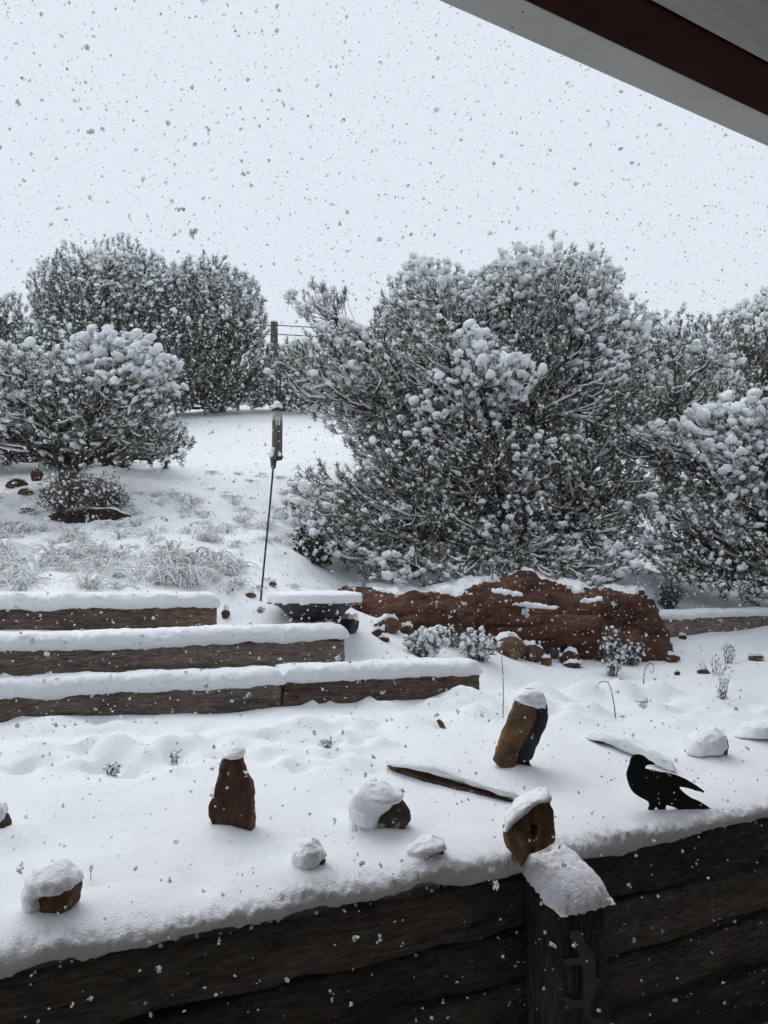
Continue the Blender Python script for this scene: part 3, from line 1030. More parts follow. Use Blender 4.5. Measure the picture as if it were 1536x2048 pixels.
def snow_layer(V, Fq, cp, thick, bias=(-0.25, -0.1, 1.0), thr=0.35, seed=1, scale=0.1, ragged=0.25):
    """snow lying on the upward faces of a mesh: the same surface lifted where it can hold snow, sunk below it elsewhere"""
    tri = np.concatenate([Fq[:, [0, 1, 2]], Fq[:, [0, 2, 3]], cp])
    n = vnormals(V, tri)
    c = V.mean(0)
    flip = np.sign(((V - c) * n).sum()) or 1
    n = n * flip
    b = np.array(bias)
    b = b / np.linalg.norm(b)
    m = n @ b + ragged * fbm(V / scale, 1.0, 4, seed)
    k = sstep(thr - 0.12, thr + 0.25, m)
    fl = fbm(V, 40, 3, seed + 3)
    Vs = V + np.array([0, 0, 1.0]) * (k * thick * (0.85 + 0.25 * fl))[:, None] + n * (k * (thick * 0.30 + 0.005 * fl) - 0.006 * (1 - k))[:, None]
    return Vs


def fluff(V, Fq, cp, a=1.0, seed=4):
    tri = np.concatenate([Fq[:, [0, 1, 2]], Fq[:, [0, 2, 3]], cp])
    n = vnormals(V, tri)
    if ((V - V.mean(0)) * n).sum() < 0:
        n = -n
    return V + n * (a * (0.006 * fbm(V, 20, 2, seed) + 0.002 * fbm(V, 60, 2, seed + 2)))[:, None]


def stone(name, label, cat, poly, Y, depth, m, seed, snow=0.04, thr=0.35, bias=(-0.25, -0.1, 1.0), group=None, cap=None, **kw):
    Y = Y + 0.04
    V, Fq, cp = rock_mesh(poly, Y, depth, seed, **kw)
    org = np.array([V[:, 0].mean(), V[:, 1].mean(), V[:, 2].min()])
    o = link(name, mesh_from(name, V - org, Fq, cp), m, None, tuple(org))
    tag(o, label, cat, group)
    if cap:
        V2, F2, c2 = rock_mesh(cap, Y - 0.022, depth + 0.035, seed + 40, rough=0.05, sink=0, ex=0.85, rows=40, cols=72)
        link('snow_cap', mesh_from('snow_cap', fluff(V2, F2, c2) - org, F2, c2), M['snow'], o)
    elif snow:
        Vs = snow_layer(V, Fq, cp, snow, bias, thr, seed + 2, 0.35 * math.sqrt(depth * (V[:, 2].max() - V[:, 2].min())))
        link('snow_cap', mesh_from('snow_cap', Vs - org, Fq, cp), M['snow'], o)
    return o


def ell(cx, cy, rx, ry, n=14, ph=0.0):
    return [(cx + rx * math.cos(ph + 2 * math.pi * k / n) * (1 + 0.10 * math.sin(3 * k + cx)), cy + ry * math.sin(ph + 2 * math.pi * k / n) * (1 + 0.10 * math.cos(2 * k + cy))) for k in range(n)]


# upright stones on the terrace
Yh = hit(462, 1668)[1]
stone('stone', 'tall pointed dark red stone standing upright in the terrace snow', 'stone',
      [(440, 1515), (455, 1508), (470, 1508), (482, 1516), (488, 1540), (500, 1565), (509, 1590), (508, 1640), (503, 1672), (438, 1672), (412, 1638), (420, 1610), (428, 1560), (433, 1530)],
      Yh - 0.06, 0.13, M['redstone'], 3, cap=[(439, 1521), (441, 1511), (453, 1502), (468, 1500), (480, 1506), (485, 1517), (476, 1520), (465, 1517), (452, 1519)], snow=0.040, thr=0.62, bias=(0.1, 0.1, 1), rough=0.045, facets=0.5, ex=0.6)
Yh = hit(85, 1845)[1]
stone('stone', 'squat brown stone by the wall edge with a thick tilted snow cap', 'stone',
      [(50, 1770), (90, 1762), (132, 1768), (146, 1782), (138, 1820), (118, 1845), (82, 1850), (60, 1842), (42, 1825), (38, 1795)],
      Yh - 0.05, 0.13, M['brownstone'], 5, cap=[(35, 1830), (30, 1805), (36, 1768), (55, 1744), (90, 1736), (125, 1742), (143, 1760), (147, 1778), (135, 1788), (110, 1790), (90, 1795), (76, 1805), (84, 1825), (70, 1835), (50, 1838)], snow=0.048, thr=0.12, bias=(-0.75, -0.1, 0.8), rough=0.05)
Yh = hit(785, 1668)[1]
stone('stone', 'rounded lichen spotted stone mostly buried under snow', 'stone',
      [(715, 1602), (750, 1590), (790, 1600), (815, 1618), (823, 1645), (800, 1668), (765, 1672), (720, 1668), (700, 1645), (703, 1620)],
      Yh - 0.085, 0.16, M['lichen'], 7, cap=[(700, 1650), (695, 1625), (705, 1592), (725, 1570), (750, 1568), (785, 1583), (806, 1598), (800, 1606), (784, 1609), (776, 1630), (764, 1660), (720, 1668)], snow=0.035, thr=0.05, bias=(-0.95, -0.12, 0.55), rough=0.05)
Yh = hit(862, 1738)[1]
stone('stone', 'small tan stone under snow in front of the long slab', 'stone',
      [(825, 1700), (850, 1690), (880, 1688), (894, 1702), (884, 1722), (860, 1742), (838, 1740), (822, 1722)], Yh - 0.04, 0.10, M['brownstone'], 9, cap=[(815, 1725), (815, 1705), (840, 1686), (870, 1682), (890, 1691), (893, 1704), (880, 1705), (868, 1715), (860, 1730), (848, 1742), (830, 1742)], snow=0.028, thr=0.0, bias=(-0.8, -0.25, 0.55), rough=0.07)
Yh = hit(632, 1752)[1]
stone('stone', 'small snow buried stone showing only a thin dark edge', 'stone',
      [(590, 1715), (620, 1700), (640, 1712), (648, 1730), (636, 1752), (600, 1755), (580, 1738)], Yh - 0.04, 0.10, M['lichen'], 11, cap=[(575, 1745), (580, 1715), (605, 1691), (625, 1688), (642, 1705), (648, 1720), (640, 1728), (630, 1745), (610, 1755), (585, 1755)], snow=0.03, thr=-0.18, bias=(-0.85, -0.25, 0.5), rough=0.07)
Yh = hit(-8, 1678)[1]
stone('stone', 'red stone cut off by the left picture edge', 'stone', [(-40, 1640), (-15, 1630), (0, 1640), (6, 1655), (5, 1672), (-6, 1682), (-40, 1682)], Yh - 0.03, 0.12, M['redstone'], 13, snow=0.03, thr=0.5)
Yh = hit(880, 1458)[1]
stone('stone', 'tiny orange brown stone chip poking through the snow', 'stone', [(873, 1442), (880, 1439), (888, 1448), (892, 1458), (880, 1456)], Yh - 0.01, 0.04, M['brownstone'], 15, snow=0, sink=6)
Yh = hit(1420, 1520)[1]
stone('stone', 'low boulder wholly blanketed in snow behind the crow', 'stone',
      [(1385, 1495), (1410, 1470), (1440, 1462), (1460, 1480), (1466, 1508), (1455, 1522), (1410, 1520), (1385, 1512)], Yh - 0.05, 0.2, M['brownstone'], 17, cap=[(1380, 1510), (1388, 1485), (1410, 1465), (1440, 1457), (1462, 1475), (1468, 1498), (1458, 1510), (1430, 1517), (1400, 1516)], snow=0.03, thr=-0.35, bias=(-0.6, -0.35, 0.7), rough=0.06)
Yh = hit(1525, 1488)[1]
stone('stone', 'reddish stone under snow at the picture edge beyond the crow', 'stone',
      [(1492, 1478), (1510, 1462), (1540, 1455), (1590, 1462), (1590, 1486), (1545, 1490), (1515, 1489)], Yh - 0.04, 0.2, M['redstone'], 19, cap=[(1485, 1478), (1500, 1455), (1540, 1445), (1600, 1450), (1600, 1475), (1540, 1478), (1515, 1484), (1500, 1484)], snow=0.035, thr=0.15, bias=(-0.4, 0, 1), rough=0.06)

# leaning two-layered slab and the wedge that props it
Yh = hit(1030, 1545)[1]
lean = thing('leaning_slab', 'leaning slab of brown stone with a dark grey layer behind', 'stone', tuple(at(1030, 1545, Yh)))
LO = np.array(lean.location)
for nm, poly, dy, dep, mm, sd, kw in (
        ('front_layer', [(1031, 1402), (1052, 1404), (1074, 1420), (1066, 1450), (1040, 1505), (1026, 1537), (1000, 1534), (987, 1524), (1000, 1480), (1022, 1428)], -0.02, 0.07, M['brownstone'], 23, dict(ex=0.45, rough=0.025)),
        ('rear_layer', [(1060, 1408), (1082, 1402), (1096, 1412), (1097, 1432), (1092, 1445), (1092, 1460), (1075, 1500), (1062, 1520), (1028, 1526), (1040, 1490)], 0.02, 0.10, M['greystone'], 25, dict(ex=0.5, rough=0.04))):
    V, Fq, cp = rock_mesh(poly, Yh + dy, dep, sd, sink=2, **kw)
    o = link(nm, mesh_from(nm, V - LO, Fq, cp), mm, lean)
V, Fq, cp = rock_mesh([(1034, 1392), (1050, 1380), (1075, 1380), (1090, 1390), (1097, 1408), (1092, 1418), (1078, 1420), (1060, 1413), (1040, 1408), (1031, 1403)], Yh - 0.035, 0.15, 27, rough=0.06, sink=0, ex=0.8)
V = fluff(V, Fq, cp)
link('snow_cap', mesh_from('snow_cap', V - LO, Fq, cp), M['snow'], lean)
stone('stone', 'small tan wedge stone under the leaning slab', 'stone', [(1030, 1520), (1060, 1518), (1064, 1535), (1070, 1558), (1055, 1552), (1046, 1536), (1026, 1538)], Yh + 0.01, 0.08, M['brownstone'], 29, snow=0, sink=10, ex=0.6)

# stone with a hole, beside the post
Yh = hit(1050, 1720)[1]
stone('stone', 'ochre stone with a dark hole leaning beside the wall post', 'stone',
      [(1088, 1596), (1104, 1604), (1110, 1625), (1112, 1660), (1108, 1692), (1085, 1705), (1062, 1712), (1045, 1735), (1025, 1718), (1010, 1695), (1010, 1665), (1025, 1640), (1050, 1620), (1070, 1604)],
      3.20, 0.12, M['ochrestone'], 33, cap=[(1010, 1672), (1012, 1645), (1030, 1618), (1060, 1600), (1085, 1586), (1100, 1588), (1106, 1602), (1090, 1603), (1072, 1615), (1050, 1632), (1030, 1650), (1018, 1672)], snow=0.030, thr=0.52, bias=(-0.75, 0.05, 0.9), rough=0.03, rows=64, cols=110, dent=(1070, 1663, 0.011, 0.06), sink=6)

# flat slabs under snow
def slab(label, poly, ends, depth, m, seed, cap):
    """a flat stone lying back along the ground between two pixels"""
    (xa, ya), (xb, yb) = ends
    Ya, Yb = hit(xa, ya)[1], hit(xb, yb)[1]
    Y0 = (Ya + Yb) / 2

    def lay(V, dY):
        px = 768 + (V[:, 0] / V[:, 1]) * FPX
        k = (Ya + (Yb - Ya) * (px - xa) / (xb - xa) + dY) / Y0
        return EYEV + (V - EYEV) * k[:, None]
    V, Fq, cp = rock_mesh(poly, Y0, depth, seed, sink=6, ex=0.6, rough=0.06)
    V = lay(V, 0.0)
    org = np.array([V[:, 0].mean(), V[:, 1].mean(), V[:, 2].min()])
    o = link('slab', mesh_from('slab', V - org, Fq, cp), m, None, tuple(org))
    tag(o, label, 'stone')
    V, Fq, cp = rock_mesh(cap, Y0, depth, seed + 1, rough=0.05, sink=0, ex=0.8, rows=30, cols=64)
    V = fluff(lay(V, -0.014), Fq, cp)
    link('snow_cap', mesh_from('snow_cap', V - org, Fq, cp), M['snow'], o)


slab('long flat dark red slab with snow along its top', [(772, 1538), (800, 1540), (850, 1552), (920, 1572), (1000, 1595), (1032, 1606), (1030, 1612), (980, 1603), (930, 1594), (880, 1580), (830, 1564), (785, 1549)], ((785, 1548), (1030, 1609)), 0.16, M['redstone'], 41,
     [(770, 1535), (778, 1524), (800, 1521), (860, 1527), (900, 1540), (950, 1560), (1030, 1585), (1040, 1597), (1030, 1602), (960, 1581), (900, 1560), (850, 1546), (800, 1535)])
slab('flat tan slab under snow behind the crow', [(1178, 1482), (1200, 1482), (1212, 1494), (1240, 1506), (1270, 1520), (1350, 1545), (1350, 1554), (1260, 1527), (1225, 1510), (1200, 1496)], ((1190, 1490), (1350, 1553)), 0.16, M['brownstone'], 43,
     [(1175, 1480), (1182, 1468), (1200, 1464), (1250, 1475), (1300, 1495), (1345, 1522), (1358, 1543), (1345, 1549), (1270, 1514), (1235, 1498), (1205, 1483), (1195, 1479)])


# ------------------------------------------------------------------ red sandstone outcrop
def outcrop():
    # stations across the picture: pixel x, top y, foot y, distance
    stn = [(628, 1150, 1178, 7.55), (670, 1148, 1192, 7.4), (720, 1152, 1206, 7.25), (780, 1165, 1240, 7.05), (840, 1172, 1262, 6.95), (900, 1166, 1268, 6.95), (980, 1148, 1272, 6.95), (1050, 1136, 1280, 6.95), (1130, 1150, 1292, 6.98),
           (1200, 1152, 1304, 7.0), (1260, 1156, 1312, 7.05), (1296, 1162, 1314, 7.1), (1314, 1180, 1312, 7.2), (1326, 1222, 1311, 7.28), (1345, 1264, 1310, 7.36), (1368, 1292, 1310, 7.45), (1388, 1304, 1310, 7.5)]
    a = np.array(stn, float)
    nu, nv = 260, 60
    us = np.linspace(a[0, 0], a[-1, 0], nu)
    top, foot, dist = [np.interp(us, a[:, 0], a[:, k]) for k in (1, 2, 3)]
    V = np.zeros((nu, nv, 3))
    for i in range(nu):
        pt, pf = at(us[i], min(top[i] + 24, foot[i] - 4), dist[i] + 0.25), at(us[i], foot[i] + 22, dist[i])
        H_ = pt[2] - pf[2]
        for j in range(nv):
            v = j / (nv - 1)
            if v < 0.62:                   # front face, bottom to top
                w = v / 0.62
                z = pf[2] + H_ * w
                y = dist[i] + 0.25 * w ** 2.2 - 0.10 * math.sin(w * math.pi)
            else:                          # top shelf running back into the bank
                w = (v - 0.62) / 0.38
                z = pt[2] + 0.04 * math.sin(w * 3) - 0.55 * w ** 3
                y = dist[i] + 0.25 + 1.5 * w
            x = pf[0] * y / pf[1]
            V[i, j] = (x, y, z)
    V = V.reshape(-1, 3)
    Fq = grid_faces(nu, nv)
    n = vnormals(V, Fq)
    if n[:, 1].mean() > 0:
        n = -n
    big = fbm(V * [1, 1, 1.8], 1.5, 4, 12, 0.55)
    led = np.abs(fbm(V * [0.5, 0.5, 3.2], 1.6, 3, 14))
    fine = fbm(V, 9, 4, 15)
    V0 = V + n * (0.05 * big)[:, None]
    V = V + n * (0.055 * big - 0.035 * np.exp(-(led / 0.07) ** 2) + 0.024 * fine + 0.008 * fbm(V, 34, 2, 16))[:, None]
    base = np.array([V[:, 0].mean(), V[:, 1].mean(), V[:, 2].min()])
    root = thing('red_rock_outcrop', 'long low outcrop of rough red sandstone beneath the big pine', 'rock', tuple(base))
    link('rock_face', mesh_from('rock_face', V - base, Fq), M['redrock'], root)
    n = vnormals(V0, Fq)
    if n[:, 2].mean() < 0:
        n = -n
    jj = np.tile(np.arange(nv), nu) / (nv - 1)
    m = n[:, 2] + 0.16 * fbm(V, 2.6, 3, 18) + 0.05 * fbm(V, 14, 2, 20)
    k = sstep(0.86, 0.98, m + 0.10 * fbm(V, 6, 3, 25)) * sstep(0.62, 0.72, jj)
    rl = V - EYEV
    f3 = rl @ FW
    qx, qy = 768 + rl[:, 0] / f3 * FPX, 1024 - (rl @ UPV) / f3 * FPX
    wn_ = 0.55 * fbm(V, 9, 3, 22)
    for cx, cy, rx, ry, sl in ((1075, 1212, 48, 6, .10), (1150, 1172, 20, 14, .3), (1020, 1186, 36, 6, .15), (1178, 1200, 26, 6, -.1), (905, 1182, 42, 9, .1), (760, 1172, 46, 10, .25), (1262, 1180, 12, 9, .2)):
        dx, dy = (qx - cx) / rx, (qy - cy - sl * (qx - cx)) / ry
        k = np.maximum(k, sstep(1.15, 0.75, dx * dx + dy * dy + wn_) * (jj < 0.75))
    Vs = V + np.array([0, 0, 1.0]) * (0.026 * k * sstep(.60, .74, jj) + 0.004 * fbm(V, 40, 2, 5) * k)[:, None] + n * (0.016 * k - 0.022 * (1 - k))[:, None]
    link('snow_patches', mesh_from('snow_patches', Vs - base, Fq), M['snow'], root)


outcrop()

# loose stones along the foot of the outcrop
FOOT = [((698, 1252), (22, 16), 'greystone', 'dark round stone beside the birdbath stand'), ((778, 1252), (28, 17), 'brownstone', 'mottled tan stone at the outcrop foot near the birdbath'),
        ((815, 1262), (16, 11), 'redstone', 'small red stone wedged at the outcrop foot'), ((758, 1268), (14, 9), 'redstone', 'small flat red chip in the snow by the birdbath'),
        ((768, 1280), (11, 6), 'redstone', 'tiny dark red chip in the path snow'), ((880, 1268), (26, 10), 'brownstone', 'low brown stone behind the frosted shrub'),
        ((1022, 1296), (34, 22), 'brownstone', 'rounded yellowish boulder at the outcrop foot'), ((1060, 1306), (34, 18), 'redstone', 'wide dark red stone next to the yellowish boulder'),
        ((1100, 1306), (26, 14), 'greystone', 'grey brown stone in the row below the outcrop'), ((1142, 1318), (20, 16), 'redstone', 'round dark red stone in the row below the outcrop'),
        ((1092, 1324), (16, 9), 'brownstone', 'small yellow brown stone in front of the row'), ((1150, 1332), (20, 7), 'redstone', 'flat red stone lowest in the row'),
        ((1185, 1308), (24, 9), 'redstone', 'low red stone at the foot of the outcrop, by the shrub'), ((1340, 1318), (26, 8), 'redstone', 'flat red rubble at the outcrop corner'),
        ((1368, 1276), (9, 6), 'redstone', 'small red stone in the shaded path snow'), ((1408, 1345), (11, 6), 'brownstone', 'small brown stone on the shaded path'),
        ((1518, 1318), (16, 8), 'brownstone', 'flat tan stone at the path edge near the timber'), ((1356, 1347), (6, 4), 'redstone', 'tiny red pebble on the shaded path'),
        ((28, 968), (22, 12), 'redstone', 'dark red stone up the slope by the small pine'), ((45, 984), (16, 8), 'brownstone', 'tan red stone below the dark red one up the slope'),
        ((70, 950), (12, 14), 'redstone', 'upright red stone beside the small pine trunk'), ((52, 1022), (18, 8), 'redstone', 'reddish stone among the frosted grass'),
        ((600, 1085), (22, 12), 'greystone', 'dark stone under the low pine branches'), ((545, 1168), (8, 5), 'brownstone', 'small brown stone by the feeder pole'),
        ((450, 1228), (9, 9), 'redstone', 'reddish clod at the end of the topmost timber'), ((500, 1190), (11, 5), 'brownstone', 'brown clod of earth by the frosted grass')]
for i, ((px, py), (rx, ry), mm, lab) in enumerate(FOOT):
    Y = hit(px, py + ry * 0.9)[1]
    stone('stone', lab, 'stone', ell(px, py, rx, ry, 14, i), Y - 0.05, 2 * rx * Y / FPX * 0.9, M[mm], 50 + i, snow=0.018 if i % 3 else 0.03, thr=0.75, bias=(-0.1, 0.25, 1), rows=20, cols=28, rough=0.07, sink=16)


# ------------------------------------------------------------------ trees
def poisson(pts, dmin, rng):
    """thin a cloud so that no two points are nearer than about dmin"""
    pts = pts[rng.permutation(len(pts))]
    cell = {}
    out = []
    inv = 1 / dmin
    for p in pts:
        k = (int(math.floor(p[0] * inv)), int(math.floor(p[1] * inv)), int(math.floor(p[2] * inv)))
        okp = True
        for a in (-1, 0, 1):
            for b in (-1, 0, 1):
                for c in (-1, 0, 1):
                    for q in cell.get((k[0] + a, k[1] + b, k[2] + c), ()):
                        if (p[0] - q[0]) ** 2 + (p[1] - q[1]) ** 2 + (p[2] - q[2]) ** 2 < dmin * dmin:
                            okp = False
                            break
                    if not okp:
                        break
                if not okp:
                    break
            if not okp:
                break
        if okp:
            cell.setdefault(k, []).append(p)
            out.append(p)
    return np.array(out)


def kmeans(P, k, rng, it=6):
    k = min(k, len(P))
    c = P[rng.choice(len(P), k, replace=False)]
    for _ in range(it):
        l = ((P[:, None] - c[None]) ** 2).sum(-1).argmin(1)
        for i in range(k):
            s = P[l == i]
            if len(s):
                c[i] = s.mean(0)
    return c, l


def unit(v):
    return v / (np.linalg.norm(v, axis=-1, keepdims=True) + 1e-9)


def tree(name, label, cat, base, lobes, dmin, seed, leaf='needle', tuft=(44, 0.055, 0.10), snow_r=0.05, snow_n=2, snow_frac=0.9, limbs=11, sub=11, trunk_r=0.11, trunk_lean=(0, 0),
         core_up=0.45, tmpl=ICO1, shell=0.45, fall=0.55, needle_w=0.0034, group=None, branch_snow=True, inner=0.16, frosted=0.22):
    """lobes: (px, py, Y, rx_px, ry_px, rdepth_m) ellipsoids of the crown"""
    rng = np.random.default_rng(seed)
    base = np.array(base, float)
    pts = []
    for (px, py, Y, rx, ry, rd) in lobes:
        c = at(px, py, Y)
        r3 = np.array([rx * Y / FPX, rd, ry * Y / FPX])
        vol = r3[0] * r3[1] * r3[2] * 4.19
        n = int(min(9000, vol / dmin ** 3 * 1.9)) + 8
        u = unit(rng.normal(size=(n, 3)))
        rad = np.where(rng.random(n) < inner, rng.random(n) ** 0.5, 1 - shell * rng.random(n) ** 1.6)
        lump = 1 + 0.26 * noise3(u * 2.3 + seed + px * .01, seed)
        lump = lump * np.where(rng.random(n) < 0.05, rng.uniform(1.02, 1.16, n), 1.0)
        pts.append(c + u * (rad * lump)[:, None] * r3)
    tips = poisson(np.concatenate(pts), dmin, rng)
    tips = tips[tips[:, 2] > height_st(tips[:, :2] @ DS, tips[:, :2] @ DT) + EYE + 0.10]
    lowest, highest = tips[:, 2].min(), tips[:, 2].max()
    cen = tips.mean(0)
    core = np.array([base[0] * .55 + cen[0] * .45 + trunk_lean[0], base[1] * .55 + cen[1] * .45 + trunk_lean[1], base[2] + (cen[2] - base[2]) * core_up + 0.1])
    wood, wood4 = [], []
    # trunk
    topp = np.array([core[0] * .4 + cen[0] * .6, core[1] * .4 + cen[1] * .6, cen[2] + 0.45 * (highest - cen[2])])
    TP = bez(base[None] - [[0, 0, 0.15]], (base + [0.06, 0, (core[2] - base[2]) * .6])[None], core[None] - [[0.08, 0, .05]], topp[None], 14)
    TP[0, 1:-1] += 0.03 * rng.normal(size=(12, 3))
    TR = np.linspace(trunk_r, trunk_r * 0.22, 14)[None] * (1 + 0.10 * rng.normal(size=(1, 14)))
    wood.append(tubes(TP, TR, 9))
    # limbs
    lc, ll = kmeans(tips, limbs, rng)
    snowP, snowR = [], []
    L0, L1 = [], []
    subs_from, subs_to, tw_from, tw_to, tw_dir = [], [], [], [], []
    for i in range(len(lc)):
        T_i = tips[ll == i]
        if not len(T_i):
            continue
        hfrac = np.clip((lc[i][2] - base[2]) / (highest - base[2] + 1e-6) - 0.10, 0.12, 0.85)
        st0 = TP[0, int(hfrac * 13)]
        en = st0 + (lc[i] - st0) * 0.8
        L0.append(st0)
        L1.append(en)
        sc_, sl = kmeans(T_i, max(1, min(sub, len(T_i) // 4 + 1)), rng)
        for j in range(len(sc_)):
            T_j = T_i[sl == j]
            if not len(T_j):
                continue
            u = 0.45 + 0.55 * rng.random()
            a = st0 + (en - st0) * u
            a[2] -= 0.06 * math.sin(u * 3.14)
            e = a + (sc_[j] - a) * 0.86
            subs_from.append(a)
            subs_to.append(e)
            for tp in T_j:
                w = 0.55 + 0.45 * rng.random()
                q = a + (e - a) * w
                tw_from.append(q)
                tw_to.append(tp)
    L0, L1 = np.array(L0), np.array(L1)
    d = L1 - L0
    ln = np.linalg.norm(d, axis=1, keepdims=True)
    b1 = L0 + d * .35 + np.array([0, 0, .10]) * ln + 0.10 * ln * rng.normal(size=d.shape)
    b2 = L0 + d * .7 + np.array([0, 0, -.06]) * ln + 0.10 * ln * rng.normal(size=d.shape)
    LP = bez(L0, b1, b2, L1, 9)
    LR = np.linspace(trunk_r * .5, trunk_r * .20, 9)[None] * rng.uniform(.7, 1.15, (len(LP), 1))
    wood.append(tubes(LP, LR, 6))
    A, E_ = np.array(subs_from), np.array(subs_to)
    d = E_ - A
    ln = np.linalg.norm(d, axis=1, keepdims=True)
    SP = bez(A, A + d * .35 + 0.13 * ln * rng.normal(size=d.shape), A + d * .7 + 0.12 * ln * rng.normal(size=d.shape) - np.array([0, 0, .10]) * ln, E_, 7)
    SR = np.linspace(trunk_r * .20, trunk_r * .085, 7)[None] * rng.uniform(.7, 1.2, (len(SP), 1))
    wood.append(tubes(SP, SR, 5))
    A, E_ = np.array(tw_from), np.array(tw_to)
    d = E_ - A
    ln = np.linalg.norm(d, axis=1, keepdims=True)
    KT = 5 if tmpl is ICO1 else 4
    WP = bez(A, A + d * .4 + 0.20 * ln * rng.normal(size=d.shape) - np.array([0, 0, .16]) * ln, A + d * .82 + 0.13 * ln * rng.normal(size=d.shape) - np.array([0, 0, .26]) * ln, E_, KT)
    r0 = np.clip(trunk_r * .042, .0028, .006)
    WR = np.linspace(r0, r0 * .45, KT)[None] * rng.uniform(.7, 1.2, (len(WP), 1))
    wood.append(tubes(WP, WR, 3))
    V, Fq = join(wood)
    root = thing(name, label, cat, tuple(base), group)
    link('trunk', mesh_from('trunk', V - base, Fq), M['bark'], root)
    # exposure to the falling snow: how far below the top of the crown each tip lies
    g = 0.16
    key = np.floor(tips[:, :2] / g).astype(int)
    key -= key.min(0) - 1
    top = np.full(key.max(0) + 3, -1e9)
    np.maximum.at(top, (key[:, 0], key[:, 1]), tips[:, 2])
    best = top.copy()
    for a in (-1, 0, 1):
        for b in (-1, 0, 1):
            best = np.maximum(best, np.roll(np.roll(top, a, 0), b, 1) - 0.05)
    E2_ = E_ * 1
    kk = np.floor(E2_[:, :2] / g).astype(int)
    kk -= np.floor(tips[:, :2] / g).astype(int).min(0) - 1
    below = best[kk[:, 0], kk[:, 1]] - E2_[:, 2]
    ex = np.exp(-np.maximum(below, 0) / fall)
    tdir = unit(unit(WP[:, -1] - WP[:, -2]) + np.array([0, 0, .55]) + 0.25 * rng.normal(size=d.shape))
    # foliage
    nn, nl, back = tuft
    N = len(E_)
    u = rng.random((N, nn, 1)) ** 1.3
    basep = E_[:, None] - tdir[:, None] * u * back + 0.004 * rng.normal(size=(N, nn, 3))
    nd = unit(tdir[:, None] * (0.75 - 0.35 * u) + 0.78 * rng.normal(size=(N, nn, 3)))
    lenn = nl * rng.uniform(.6, 1.15, (N, nn, 1))
    side = unit(np.cross(nd, rng.normal(size=(N, nn, 3)))) * needle_w
    tri = np.stack([basep - side, basep + side, basep + nd * lenn + side * .25], 2)
    frost = rng.random((N, nn)) < np.clip(frosted * (0.45 + 0.75 * ex), 0, .8)[:, None]
    Vw = tri[frost].reshape(-1, 3) + [0, 0, .003]
    Vn = tri[~frost].reshape(-1, 3)
    Fn = np.arange(len(Vn)).reshape(-1, 3)
    o = link('crown', mesh_from('crown', Vn - base, Fn, smooth=False), M[leaf], root)
    tag(o, kind='stuff')
    # snow on the tufts
    parts = [(Vw, np.arange(len(Vw)).reshape(-1, 3))]
    full = np.clip(1.0 + 0.85 * fbm(E_, 2.1, 2, seed + 5), 0.3, 1.5)          # boughs that shed and boughs that kept their load
    for k in range(snow_n):
        keep = rng.random(N) < np.clip(snow_frac * (0.30 + 0.9 * ex) * full, 0, 1)
        if k == 2:
            keep &= rng.random(N) < .6
        nk = keep.sum()
        twig = WP[keep, -1] - WP[keep, -2]
        f_ = np.minimum(full[keep] ** .7, 1.15)
        if k == 0:                                        # cap on the tuft itself
            c = E_[keep] - tdir[keep] * back * .3 + np.array([0, 0, 1.0]) * snow_r * .42
            s = (0.55 + 0.45 * ex[keep]) * f_ * rng.uniform(.6, 1.25, nk)
            R_ = snow_r * s[:, None] * np.stack([rng.uniform(.95, 1.35, nk), rng.uniform(.75, 1.05, nk), rng.uniform(.55, .8, nk)], 1)
            ax = tdir[keep] * [1, 1, .2] + 0.3 * rng.normal(size=(nk, 3)) * [1, 1, .3]
        elif k == 1:                                      # ridge running back along the twig
            u_ = rng.uniform(.35, 1.1, (nk, 1))
            c = E_[keep] - twig * u_ + np.array([0, 0, 1.0]) * snow_r * .3
            s = (0.5 + 0.4 * ex[keep]) * f_ * rng.uniform(.6, 1.2, nk)
            lvl = np.hypot(twig[:, 0], twig[:, 1]) / (np.linalg.norm(twig, axis=1) + 1e-9)
            R_ = snow_r * s[:, None] * np.stack([rng.uniform(.9, 1.1, nk) + 1.1 * lvl ** 2 * rng.random(nk), rng.uniform(.55, .85, nk), rng.uniform(.42, .62, nk)], 1)
            ax = twig * [1, 1, .35] + 0.1 * np.linalg.norm(twig, axis=1, keepdims=True) * rng.normal(size=(nk, 3))
        else:                                             # crumbs caught in the needles
            side = unit(rng.normal(size=(nk, 3)) * [1, 1, .4])
            c = E_[keep] - tdir[keep] * rng.random((nk, 1)) * back + side * snow_r * rng.uniform(.6, 1.5, (nk, 1))
            s = 0.45 * f_ * rng.uniform(.4, 1.2, nk)
            R_ = snow_r * s[:, None] * rng.uniform(.6, 1.4, (nk, 3))
            ax = rng.normal(size=(nk, 3))
        fine = (c[:, 1] < cen[1] + 0.15) & (R_.max(1) > snow_r * .95) if k < 2 else np.zeros(len(c), bool)
        if tmpl is ICO0 or not fine.any():
            parts.append(blobs(c, R_, ax, ICO0, 0.42, 1.5, seed + k))
        else:
            parts.append(blobs(c[fine], R_[fine], ax[fine], tmpl, 0.52, 1.9, seed + k))
            parts.append(blobs(c[~fine], R_[~fine], ax[~fine], ICO0, 0.42, 1.5, seed + k))
